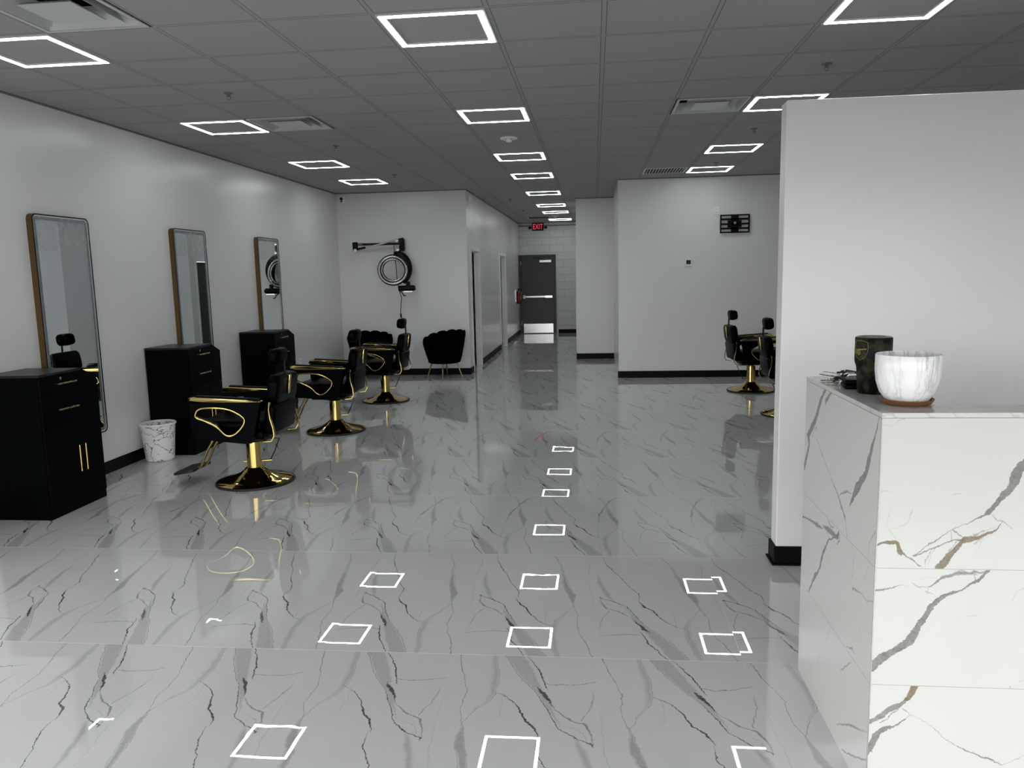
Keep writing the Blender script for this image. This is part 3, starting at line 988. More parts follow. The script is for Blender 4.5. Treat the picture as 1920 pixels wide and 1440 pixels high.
e4['kind'] = 'structure'
MB().box(-0.02, 0.02, 0, D4[1] - D4[0] - 0.034, 0.008, DH - 0.016, bevel=0.002, seg=1).build('door_panel', M['door'], e4)

# exit door at the end of the corridor
ed = empty('door_1', (-1.53, YE, 0))
ed['kind'] = 'structure'
fr = MB()
fr.box(-0.50, -0.445, -0.07, 0.0, 0, 2.14)
fr.box(0.445, 0.50, -0.07, 0.0, 0, 2.14)
fr.box(-0.445, 0.445, -0.07, 0.0, 2.085, 2.14)
fr.build('door_frame', M['doorf'], ed)
MB().box(-0.44, 0.44, -0.055, -0.01, 0.012, 2.08, bevel=0.002, seg=1).build('door_panel', M['door'], ed)
tag(MB().box(-0.40, 0.41, -0.058, -0.055, 0.02, 0.27).build('kick_plate', M['steel'], ed), 'brushed steel kick plate')
pb = MB()
pb.box(-0.40, 0.40, -0.10, -0.075, 0.985, 1.035, bevel=0.004)
pb.box(-0.42, -0.34, -0.11, -0.055, 0.96, 1.06, bevel=0.006)
pb.build('panic_bar', M['steel'], ed)
MB().box(0.20, 0.40, -0.112, -0.1, 0.975, 1.04, bevel=0.004).build('latch_cover', M['chrome'], ed)
dc = MB()
dc.box(0.06, 0.38, -0.10, -0.055, 1.93, 2.0, bevel=0.006)
dc.build('door_closer', M['steel'], ed)
MB().tube([(0.2, -0.09, 2.0), (0.05, -0.2, 2.04), (-0.12, -0.09, 2.07)], 0.008, 8).build('closer_arm', M['blackm'], ed)
hg = MB()
for z in (0.25, 1.05, 1.88): hg.lathe([(0.009, 0), (0.009, 0.1)], 10, Matrix.Translation((-0.448, -0.075, z)))
hg.build('hinge', M['steel'], ed)

# ------------------------------------------------------------------ exit sign
def text_mesh(txt, size, depth):
    cu = bpy.data.curves.new('letters', 'FONT')
    cu.body = txt
    cu.size = size
    cu.extrude = depth
    cu.align_x = 'CENTER'
    cu.align_y = 'CENTER'
    ob = bpy.data.objects.new('letters', cu)
    C.objects.link(ob)
    bpy.context.view_layer.update()
    dg = bpy.context.evaluated_depsgraph_get()
    me = bpy.data.meshes.new_from_object(ob.evaluated_get(dg))
    bpy.data.objects.remove(ob)
    bpy.data.curves.remove(cu)
    return me
es = empty('exit_sign', (-1.50, YE - 0.035, 2.885))
tag(es, 'lit red EXIT sign with two lamp heads above the corridor end door', 'exit sign')
MB().box(-0.155, 0.155, -0.025, 0.034, -0.10, 0.10, bevel=0.008).build('sign_housing', M['dark'], es)
tm = text_mesh('EXIT', 0.20, 0.003)
tm.materials.append(M['redlit'])
to = bpy.data.objects.new('sign_letters', tm)
C.objects.link(to)
to.parent = es
to.location = (0, -0.030, 0)
to.rotation_euler = (PI / 2, 0, 0)
to.scale = (0.66, 1.0, 1.0)
tag(to, 'glowing red letters EXIT')
for sx_ in (-1, 1):
    lh = MB()
    lh.lathe([(0.0, -0.03), (0.03, -0.03), (0.038, 0.0), (0.034, 0.01), (0.0, 0.01)], 16, Matrix.Translation((sx_ * 0.22, -0.03, -0.02)) @ Matrix.Rotation(PI / 2, 4, 'X'))
    lh.tube([(sx_ * 0.150, 0.0, -0.02), (sx_ * 0.20, -0.015, -0.02)], 0.012)
    lh.build('lamp_head', M['blackm'], es, smooth=40)

# ------------------------------------------------------------------ fire extinguisher
fe = empty('fire_extinguisher', (XC + 0.075, 20.55, 0.86))
tag(fe, 'red fire extinguisher hung on the corridor wall beside the exit door', 'fire extinguisher')
MB().lathe([(0.0, 0), (0.055, 0), (0.06, 0.012), (0.06, 0.30), (0.045, 0.335), (0.018, 0.35), (0.018, 0.37), (0, 0.37)], 24).build('cylinder', M['red'], fe, smooth=40)
hv = MB()
hv.box(-0.015, 0.015, -0.05, 0.03, 0.371, 0.39)
hv.box(-0.012, 0.012, -0.07, 0.0, 0.40, 0.412)
hv.build('handle', M['blackm'], fe)
MB().tube([(0.0, 0.03, 0.378), (0.03, 0.06, 0.34), (0.065, 0.05, 0.25), (0.068, 0.03, 0.12)], 0.009).build('hose', M['rubber'], fe, smooth=60)
MB().box(-0.074, -0.060, -0.03, 0.03, 0.05, 0.36).build('wall_bracket', M['chrome'], fe)
MB().box(0.0605, 0.0625, -0.03, 0.03, 0.12, 0.24).build('paper_label', M['whitep'], fe)

# ------------------------------------------------------------------ ceiling lights
def make_light():
    e = empty('ceiling_light', (0, 0, 0))
    h = G / 2 - 0.013
    q = h - 0.012
    r_ = q - 0.030
    z0, z1 = -0.012, 0.0
    sq = lambda a: [(a, a), (-a, a), (-a, -a), (a, -a)]
    MB().ring_plate(sq(h), sq(q), z0 + 0.002, z1, 'z').build('light_frame', M['whitem'], e)
    MB().ring_plate(sq(q), sq(r_), z0, z1, 'z').build('light_strip', M['led'], e)
    MB().ring_plate(sq(r_), sq(r_ - 0.008), z0 + 0.002, z1, 'z').build('inner_trim', M['whitem'], e)
    return e
L0 = make_light()
ORD = ['nearest', 'second', 'third', 'fourth', 'fifth', 'sixth', 'seventh', 'farthest']
first = True
for nm, i, rows in (('left', -6, (-1, 3, 7, 10)), ('middle', -2, (-1, 3, 7, 10, 14, 18, 21, 25)), ('right', 2, (-1, 3, 7, 10))):
    for k_, j in enumerate(rows):
        o = L0 if first else copy_tree(L0)
        first = False
        o.location = (GX + (i + 0.5) * G, GY + (j + 0.5) * G, CEIL)
        od = ORD[k_] if k_ < len(rows) - 1 else 'farthest'
        where = {'left': 'by the mirror wall', 'middle': 'running down to the corridor', 'right': 'beside the partition'}[nm]
        tag(o, f'{od} lit square LED frame in the {nm} ceiling row {where}', 'ceiling light', 'square LED frame lights in the ceiling')

# ------------------------------------------------------------------ ceiling vents
def make_vent():
    e = empty('ceiling_vent', (0, 0, 0))
    h = G / 2 - 0.013
    sq = lambda a: [(a, a), (-a, a), (-a, -a), (a, -a)]
    MB().ring_plate(sq(h), sq(h - 0.02), -0.006, 0.0, 'z').build('vent_frame', M['whitem'], e)
    def cone(a, b_, za, zb):
        m = MB()
        b = bmesh.new()
        t_ = 0.002
        A = [b.verts.new((x, y, za)) for x, y in sq(a)]
        B = [b.verts.new((x, y, zb)) for x, y in sq(b_)]
        A2 = [b.verts.new((x, y, za + t_)) for x, y in sq(a)]
        B2 = [b.verts.new((x, y, zb + t_)) for x, y in sq(b_)]
        for i in range(4):
            j = (i + 1) % 4
            b.faces.new((A[i], A[j], B[j], B[i])); b.faces.new((A2[i], B2[i], B2[j], A2[j]))
            b.faces.new((A[i], A2[i], A2[j], A[j])); b.faces.new((B[i], B[j], B2[j], B2[i]))
        bmesh.ops.recalc_face_normals(b, faces=b.faces[:])
        m.add(b)
        return m
    # nested cones: the wide edge sits at tile level, the narrow edge rises into the duct
    for a, b_ in ((h - 0.018, h - 0.058), (h - 0.085, h - 0.125)):
        cone(a, b_, -0.004, 0.075).build('louvre', M['whitem'], e)
    m = cone(h - 0.150, h - 0.165, -0.006, 0.006)
    m.box(-h + 0.150, h - 0.150, -h + 0.150, h - 0.150, -0.008, -0.005)
    m.build('centre_plate', M['whitem'], e)
    return e
V0 = make_vent()
for k_, (i, j, lb) in enumerate(((-5, -2, 'large square ceiling air vent at the top left corner'), (-5, 3, 'square ceiling air vent between left and middle light rows'), (1, 3, 'square ceiling air vent beside the right light row near the partition'))):
    o = V0 if k_ == 0 else copy_tree(V0)
    o.location = (GX + (i + 0.5) * G, GY + (j + 0.5) * G, CEIL)
    tag(o, lb, 'air vent', 'square ceiling air vents')
lg = empty('linear_air_grille', (GX - 2.3 * G, GY + 24.0 * G, CEIL))
tag(lg, 'dark air grille in the corridor ceiling in front of the exit sign', 'air grille')
MB().box(-0.28, 0.28, -0.28, 0.28, -0.010, 0).build('grille_frame', M['whitem'], lg)
MB().box(-0.25, 0.25, -0.25, 0.25, -0.0125, -0.0102).build('grille_core', M['dark'], lg)
# return grille
rg = empty('return_grille', (GX + 1.5 * G, GY + 10.5 * G, CEIL))
tag(rg, 'slatted return air grille in the ceiling above the right back wall', 'air grille')
h = G / 2 - 0.013
sq = lambda a: [(a, a), (-a, a), (-a, -a), (a, -a)]
MB().ring_plate(sq(h), sq(h - 0.03), -0.008, 0.0, 'z').build('grille_frame', M['whitem'], rg)
MB().box(-h + 0.03, h - 0.03, -h + 0.03, h - 0.03, -0.002, 0.0).build('grille_back', M['dark'], rg)
sl = MB()
for i in range(13):
    x = -h + 0.055 + i * (2 * h - 0.11) / 12
    sl.box(x - 0.006, x + 0.006, -h + 0.03, h - 0.03, -0.010, -0.002)
sl.build('grille_slats', M['whitem'], rg)

# ------------------------------------------------------------------ sprinklers, detectors
def make_sprinkler():
    e = empty('sprinkler', (0, 0, 0))
    MB().lathe([(0.0, 0), (0.036, 0), (0.034, -0.005), (0.016, -0.012), (0, -0.012)], 20).build('escutcheon', M['grey'], e, smooth=40)
    b = MB()
    b.lathe([(0.009, -0.012), (0.009, -0.03), (0.0, -0.03)], 12)
    b.tube([(0.011, 0, -0.022), (0.014, 0, -0.036), (0.003, 0, -0.050)], 0.003, 6)
    b.tube([(-0.011, 0, -0.022), (-0.014, 0, -0.036), (-0.003, 0, -0.050)], 0.003, 6)
    b.build('sprinkler_body', M['copper'], e)
    MB().lathe([(0, -0.050), (0.016, -0.050), (0.016, -0.053), (0, -0.053)], 16).build('deflector', M['steel'], e)
    return e
S0 = make_sprinkler()
spr = [(-4.5, 1.5, 'between the left and middle light rows, closest to camera'), (-4.5, 5.5, 'between left and middle light rows, behind the air vent'), (-4.5, 9.5, 'between left and middle light rows, near the back wall'),
       (2.5, 1.5, 'in front of the partition at the upper right'), (2.5, 5.5, 'between two right row lights above partition edge'), (2.5, 9.5, 'just before the farthest right row light'),
       (-2.6, 16.0, 'at the mouth of the corridor'), (-2.6, 20.4, 'midway along the corridor'), (-2.6, 25.4, 'in front of the exit sign')]
for k_, (i, j, lb) in enumerate(spr):
    o = S0 if k_ == 0 else copy_tree(S0)
    o.location = (GX + i * G, GY + j * G, CEIL)
    tag(o, 'pendent fire sprinkler ' + lb, 'sprinkler', 'fire sprinklers in the ceiling')
def make_det():
    e = empty('smoke_detector', (0, 0, 0))
    MB().lathe([(0, 0), (0.088, 0), (0.088, -0.012), (0.072, -0.022), (0, -0.022)], 28).build('detector_base', M['whitep'], e, smooth=35)
    MB().lathe([(0.03, -0.022), (0.03, -0.04), (0.024, -0.045), (0, -0.045)], 20).build('sensor_cap', M['whitep'], e, smooth=35)
    for a in range(6):
        t_ = a * PI / 3
        MB().box(-0.012, 0.012, -0.004, 0.004, -0.0245, -0.0215, mat=Matrix.Rotation(t_, 4, 'Z') @ Matrix.Translation((0.058, 0, 0)) @ Matrix.Rotation(PI / 2, 4, 'Z')).build('detector_slot', M['dark'], e)
    return e
DT = make_det()
DT.location = (GX - 1.5 * G, GY + 5.4 * G, CEIL)
tag(DT, 'round white smoke detector between second and third middle row lights', 'smoke detector', 'smoke detectors')
o = copy_tree(DT)
o.location = (GX - 1.6 * G, GY + 23.4 * G, CEIL)
tag(o, 'small white smoke detector between the last two corridor lights', 'smoke detector', 'smoke detectors')

# ------------------------------------------------------------------ wall fittings
def plate(name, loc, label, cat, w_=0.075, h_=0.118, rz=0.0, slots=True):
    e = empty(name, loc, rz)                         # faces -Y in local space
    tag(e, label, cat)
    MB().box(-w_ / 2, w_ / 2, -0.007, 0, -h_ / 2, h_ / 2, bevel=0.003).build('cover_plate', M['whitep'], e)
    if slots:
        for z in (-0.028, 0.022):
            s_ = MB().box(-0.017, 0.017, -0.0095, -0.007, z - 0.014, z + 0.014, bevel=0.001, seg=1).build('socket', M['whitep'], e)
            q = MB()
            q.box(-0.009, -0.006, -0.0102, -0.0095, z - 0.006, z + 0.006)
            q.box(0.006, 0.009, -0.0102, -0.0095, z - 0.006, z + 0.006)
            q.build('socket_slot', M['dark'], s_)
    return e
plate('wall_outlet', (-3.04, YB, 0.455), 'white wall outlet low on the back wall between the two shell chairs', 'outlet')
plate('wall_outlet', (1.82, YQ, 2.50), 'white wall outlet high up beside the wall bracket', 'outlet')
o = plate('wall_outlet', (XL, 10.75, 0.45), 'white wall outlet low on the mirror wall past the last cabinet', 'outlet', rz=PI / 2)

th = empty('thermostat', (1.417, YQ, 1.748))
tag(th, 'small square white thermostat with dark screen on the back wall', 'thermostat')
MB().box(-0.055, 0.055, -0.022, 0, -0.055, 0.055, bevel=0.006).build('thermostat_case', M['whitep'], th)
MB().box(-0.033, 0.033, -0.024, -0.022, -0.028, 0.034).build('screen', M['dark'], th)

tv = empty('wall_bracket', (2.085, YQ, 2.30))
tag(tv, 'black slotted television wall bracket high on the right back wall', 'wall bracket')
bk = MB()
bk.box(-0.215, 0.215, -0.045, -0.030, 0.115, 0.135)
bk.box(-0.215, 0.215, -0.045, -0.030, -0.135, -0.115)
bk.box(-0.215, -0.195, -0.045, -0.030, -0.115, 0.115)
bk.box(0.195, 0.215, -0.045, -0.030, -0.115, 0.115)
bk.box(-0.055, 0.055, -0.043, -0.028, -0.115, 0.115)
for z in (0.07, 0.0, -0.065):
    bk.box(-0.195, 0.195, -0.043, -0.032, z - 0.018, z + 0.010)
bk.build('bracket_plate', M['blackm'], tv)
MB().box(-0.10, 0.10, -0.028, 0, -0.05, 0.05).build('wall_plate', M['blackm'], tv)
MB().lathe([(0, 0), (0.02, 0), (0.02, 0.008), (0, 0.008)], 14, Matrix.Translation((0, -0.044, 0.01)) @ Matrix.Rotation(PI / 2, 4, 'X')).build('centre_bolt', M['steel'], tv)

sc = empty('security_camera', (-4.10, YB, 2.90))
tag(sc, 'small white security camera in the top corner of the back wall', 'camera')
MB().box(-0.045, 0.045, -0.03, 0, -0.06, 0.06, bevel=0.008).build('camera_mount', M['whitep'], sc)
MB().lathe([(0, 0), (0.026, 0), (0.022, 0.03), (0, 0.034)], 18, Matrix.Translation((0, -0.03, 0.012)) @ Matrix.Rotation(PI / 2, 4, 'X')).build('lens', M['dark'], sc, smooth=40)
MB().box(-0.016, 0.016, -0.033, -0.03, -0.04, -0.018).build('sensor_window', M['dark'], sc)

al = empty('wall_alarm', (XC, 13.0, 2.86), PI / 2)
tag(al, 'white wall alarm box high at the corridor corner', 'alarm')
MB().box(-0.06, 0.06, -0.045, 0, -0.05, 0.05, bevel=0.01).build('alarm_case', M['whitep'], al)
MB().box(-0.035, 0.035, -0.052, -0.045, -0.02, 0.03, bevel=0.003).build('strobe', M['diff'], al)

# ------------------------------------------------------------------ wall-mounted hair processor
hp = empty('hair_processor', (-3.1, YB, 1.4))
tag(hp, 'black wall-mounted hair processor with silver ring on a folding arm', 'hair dryer')
def HX(x): return -4.14 + 0.00118 * x + 3.1
def HZ(y): return 2.428 - 0.001187 * y - 1.4
def HP(x, y, d): return (HX(x), -d, HZ(y))
b = MB()
b.box(HX(830), HX(905), -0.06, 0, HZ(320), HZ(150), bevel=0.02)
b.build('wall_mount', M['blackm'], hp, smooth=40)
a1 = MB().tube([HP(860, 222, 0.10), HP(220, 222, 0.16)], 0.02, 12, flat=(0.05, 0.038)).build('arm', M['blackm'], hp)
tag(a1, 'black upper arm')
b = MB()
b.tube([HP(862, 150, 0.08), HP(880, 235, 0.08), HP(862, 320, 0.09)], 0.045, 14)
b.build('pivot', M['blackm'], hp, smooth=60)
b = MB()
b.tube([HP(235, 195, 0.17), HP(238, 250, 0.18), HP(245, 300, 0.19)], 0.045, 14)
b.build('pivot', M['blackm'], hp, smooth=60)
a2 = MB().tube([HP(250, 292, 0.24), HP(400, 268, 0.25)], 0.018, 12, flat=(0.04, 0.034)).build('arm_sleeve', M['blackm'], hp)
a3 = MB().tube([HP(400, 268, 0.25), HP(640, 220, 0.25), HP(845, 172, 0.25)], 0.012, 12, flat=(0.02, 0.022)).build('lower_arm', M['chrome'], hp)
tag(a3, 'chrome lower arm')
c_ = MB()
for x, y in ((845, 185), (258, 302), (852, 305)):
    c_.lathe([(0, 0), (0.028, 0), (0.026, 0.012), (0, 0.014)], 16, Matrix.Translation(HP(x, y, 0.26)) @ Matrix.Rotation(PI / 2, 4, 'X'))
c_.build('bolt_cap', M['chrome'], hp, smooth=40)
MB().tube([HP(862, 190, 0.08), HP(862, 190, 0.26)], 0.02, 12).build('pivot_pin', M['blackm'], hp)
MB().tube([HP(862, 300, 0.09), HP(852, 330, 0.20), HP(850, 360, 0.24)], 0.028, 12).build('neck', M['blackm'], hp, smooth=60)
# curved rear housing: a crescent from the neck down to the handle
cr_ = MB()
pts, rad = [], []
for i in range(15):
    t_ = i / 14
    a = R(95 - t_ * 150)
    pts.append(HP(800 + 168 * math.cos(a), 575 - 215 * math.sin(a), 0.20))
    rad.append(0.034 + 0.046 * math.sin(PI * t_))
cr_.tube(pts, rad, 14)
cr_.build('housing', M['blackm'], hp, smooth=60)
# ring, tilted slightly
rg_ = bmesh.new()
ct = Vector(HP(785, 580, 0.30))
rot_ = Matrix.Rotation(R(12), 4, 'Z') @ Matrix.Rotation(R(-8), 4, 'X')
def torus(Rr, rw, rd, n=56, m=14):
    b = bmesh.new()
    rings = []
    for i in range(n):
        a = 2 * PI * i / n
        ring = []
        for j in range(m):
            q = 2 * PI * j / m
            rr_ = Rr + rw * math.cos(q)
            ring.append(b.verts.new((rr_ * math.cos(a), rd * math.sin(q), rr_ * math.sin(a))))
        rings.append(ring)
    for i in range(n):
        A, B = rings[i], rings[(i + 1) % n]
        for j in range(m):
            q = (j + 1) % m
            b.faces.new((A[j], A[q], B[q], B[j]))
    bmesh.ops.recalc_face_normals(b, faces=b.faces[:])
    return b
MB().add(torus(0.205, 0.048, 0.03), Matrix.Translation(ct) @ rot_).build('halo_shell', M['blackm'], hp, smooth=180)
t2 = MB().add(torus(0.218, 0.020, 0.016), Matrix.Translation(ct + Vector((0, -0.024, 0))) @ rot_)
t2.add(torus(0.176, 0.013, 0.013), Matrix.Translation(ct + Vector((0, -0.024, 0))) @ rot_)
tag(t2.build('halo_ring', M['steel'], hp, smooth=180), 'silver heating ring')
MB().tube([HP(800, 375, 0.22), HP(800, 390, 0.29)], 0.02).build('ring_bracket', M['blackm'], hp)
MB().tube([HP(830, 830, 0.20), HP(1040, 828, 0.20), HP(1062, 826, 0.20)], [0.046, 0.046, 0.034], 18).build('control_unit', M['blackm'], hp, smooth=50)
MB().tube([HP(960, 740, 0.20), HP(965, 800, 0.20)], 0.035, 12).build('housing_joint', M['blackm'], hp)
MB().tube([HP(835, 850, 0.22), HP(885, 890, 0.24), HP(905, 925, 0.24), HP(935, 932, 0.24)], 0.009).build('lever', M['blackm'], hp, smooth=60)
MB().box(HX(905), HX(1030), -0.255, -0.235, HZ(880), HZ(866)).build('control_trim', M['chrome'], hp)
cd = MB()
cd.tube([HP(785, 240, 0.18), HP(783, 360, 0.17), HP(790, 560, 0.12), HP(795, 740, 0.12), HP(820, 870, 0.12), HP(838, 960, 0.08), HP(822, 1060, 0.06), HP(813, 1180, 0.06), HP(816, 1200, 0.06)], 0.006, 8)
cd.tube([HP(813, 1180, 0.06), HP(818, 1240, 0.06)], 0.014, 10)
cd.build('power_cord', M['rubber'], hp, smooth=60)
MB().tube([HP(805, 240, 0.15), HP(808, 300, 0.15), HP(815, 350, 0.17)], 0.005, 8).build('cable', M['chrome'], hp)
MB().box(HX(280), HX(340), -0.188, -0.183, HZ(232), HZ(205)).build('yellow_label', M['olive'], hp)

# ------------------------------------------------------------------ standing mirrors
def make_mirror():
    """origin at the wall, bottom of the near edge; glass faces +X; spans y 0..0.66, z 0..1.78"""
    W, H = 0.66, 1.782
    e = empty('wall_mirror', (0, 0, 0))
    n = 6
    L = lambda i, r_: rounded(i, W - i, i, H - i, r_, n)
    MB().ring_plate(L(0, 0.045), L(0.004, 0.042), 0.0, 0.046, 'x').build('frame', M['bronze'], e, smooth=40)
    tag(MB().ring_plate(L(0, 0.045), L(0.009, 0.038), 0.046, 0.050, 'x').build('front_bezel', M['blackm'], e, smooth=40), 'thin black front edge')
    MB().prism(L(0.004, 0.042), 0.004, 0.038, 'x').build('backing', M['blackm'], e)
    MB().prism(L(0.045, 0.012), 0.0385, 0.0435, 'x').build('mirror_glass', M['mirror'], e)
    tag(MB().ring_plate(L(0.009, 0.038), L(0.019, 0.03), 0.0385, 0.0445, 'x').build('light_band', M['diff'], e), 'pale light band round the glass')
    MB().ring_plate(L(0.019, 0.03), L(0.045, 0.012), 0.0385, 0.0440, 'x').build('frosted_band', M['frost'], e)
    # crumpled film left over the top and down the edges
    b = bmesh.new()
    ny, nz = 26, 60
    V = {}
    for i in range(ny + 1):
        for j in range(nz + 1):
            y = 0.012 + (W - 0.024) * i / ny
            z = H - 0.012 - (H - 0.03) * j / nz
            p = Vector((0, y * 9, z * 6))
            amp = 0.006 if j < 9 else 0.0015
            x = 0.0505 + amp * (1 + noise.noise(p * 1.5)) + 0.0008 * (1 + noise.noise(p * 5))
            V[i, j] = b.verts.new((x, y, z))
    for i in range(ny):
        for j in range(nz):
            top = j < 9 + int(3 * noise.noise(Vector((i * 0.4, 3, 1))))
            edge = i < 2 or i > ny - 3
            if top or edge:
                b.faces.new((V[i, j], V[i + 1, j], V[i + 1, j + 1], V[i, j + 1]))
    for v in [v for v in b.verts if not v.link_faces]: b.verts.remove(v)
    fo = MB().add(b).build('packing_film', M['film'], e, smooth=180)
    tag(fo, 'crumpled clear packing film over the glass')
    return e
mir = make_mirror()
for k_, (y, lb) in enumerate(((5.512, 'tall bronze framed mirror nearest the camera with crumpled film on top'), (7.486, 'middle tall bronze framed mirror above the second black cabinet'), (9.456, 'farthest tall bronze framed mirror reflecting the hair processor'))):
    o = mir if k_ == 0 else copy_tree(mir)
    o.location = (XL, y, 0.378)
    tag(o, lb, 'mirror', 'tall framed mirrors on the left wall')

# ------------------------------------------------------------------ station cabinets
def make_cabinet():
    """origin at wall/floor/near corner; front faces +X; y 0..0.625"""
    D, Wd, H = 0.44, 0.625, 1.02
    e = empty('station_cabinet', (0, 0, 0))
    x0 = 0.013
    MB().prism([(0, 0), (Wd, 0), (Wd, 0.925), (0.44, H - 0.018), (0, H - 0.018)], x0, D - 0.018, 'x', bevel=0.002).build('cabinet_body', M['black'], e)
    MB().prism([(-0.004, H - 0.018), (0.442, H - 0.018), (0.442, H), (-0.004, H)], x0, D, 'x', bevel=0.002).build('cabinet_top', M['blacktop'], e)
    MB().prism([(0.442, H - 0.020), (Wd, 0.925), (Wd, 0.937), (0.442, H - 0.003)], x0, D, 'x').build('sloped_tool_panel', M['black'], e)
    def panel(nm, y0, y1, z0, z1):
        return MB().box(D - 0.0178, D, y0, y1, z0, z1, bevel=0.0025, seg=1).build(nm, M['black'], e)
    def hbar(par, y0, y1, z):
        m = MB()
        m.tube([(D + 0.028, y0, z), (D + 0.028, y1, z)], 0.006, 10)
        for y in (y0 + 0.025, y1 - 0.025): m.tube([(D - 0.001, y, z), (D + 0.026, y, z)], 0.004, 8)
        m.build('handle', M['goldb'], par, smooth=50)
    d1 = panel('drawer', 0.004, 0.438, 0.865, 0.996)
    hbar(d1, 0.145, 0.355, 0.938)
    MB().lathe([(0, 0), (0.011, 0), (0.011, 0.006), (0, 0.007)], 16, Matrix.Translation((D, 0.215, 0.972)) @ Matrix.Rotation(PI / 2, 4, 'Y')).build('lock', M['chrome'], d1, smooth=40)
    d2 = panel('drawer', 0.004, 0.438, 0.63, 0.861)
    hbar(d2, 0.145, 0.355, 0.757)
    MB().prism([(0.442, 0.63), (Wd - 0.004, 0.63), (Wd - 0.004, 0.925), (0.442, 0.996)], D - 0.0178, D, 'x', bevel=0.002).build('side_front_panel', M['black'], e)
    for y0, y1, yh in ((0.004, 0.345, 0.313), (0.349, Wd - 0.004, 0.381)):
        dr = panel('door', y0, y1, 0.06, 0.626)
        m = MB()
        m.tube([(D + 0.03, yh, 0.275), (D + 0.03, yh, 0.47)], 0.006, 10)
        for z in (0.30, 0.445): m.tube([(D - 0.001, yh, z), (D + 0.028, yh, z)], 0.004, 8)
        m.build('handle', M['gold'], dr, smooth=50)
    MB().box(D - 0.0178, D - 0.006, 0.006, Wd - 0.006, 0.0, 0.056).build('toe_kick', M['black'], e)
    return e
cab = make_cabinet()
for k_, (y, lb) in enumerate(((4.888, 'black station cabinet with gold handles at the left edge, nearest'), (6.875, 'middle black station cabinet standing behind the marble bin'), (8.858, 'farthest black station cabinet below the third mirror'))):
    o = cab if k_ == 0 else copy_tree(cab)
    o.location = (XL, y, 0)
    tag(o, lb, 'cabinet', 'black station cabinets along the mirror wall')

# ------------------------------------------------------------------ waste bin
wb_ = empty('waste_bin', (-4.015, 6.70, 0))
tag(wb_, 'round white waste bin with black marble pattern beside the middle cabinet', 'waste bin')
MB().lathe([(0.0, 0.0), (0.112, 0.0), (0.122, 0.008), (0.125, 0.02), (0.152, 0.335), (0.147, 0.335), (0.118, 0.02), (0.0, 0.014)], 48, cap=False).build('bin_body', M['bin'], wb_, smooth=40)
MB().lathe([(0.149, 0.332), (0.160, 0.334), (0.162, 0.342), (0.157, 0.350), (0.146, 0.348), (0.144, 0.336), (0.149, 0.332)], 48, cap=False).build('bin_rim', M['whitep'], wb_, smooth=60)

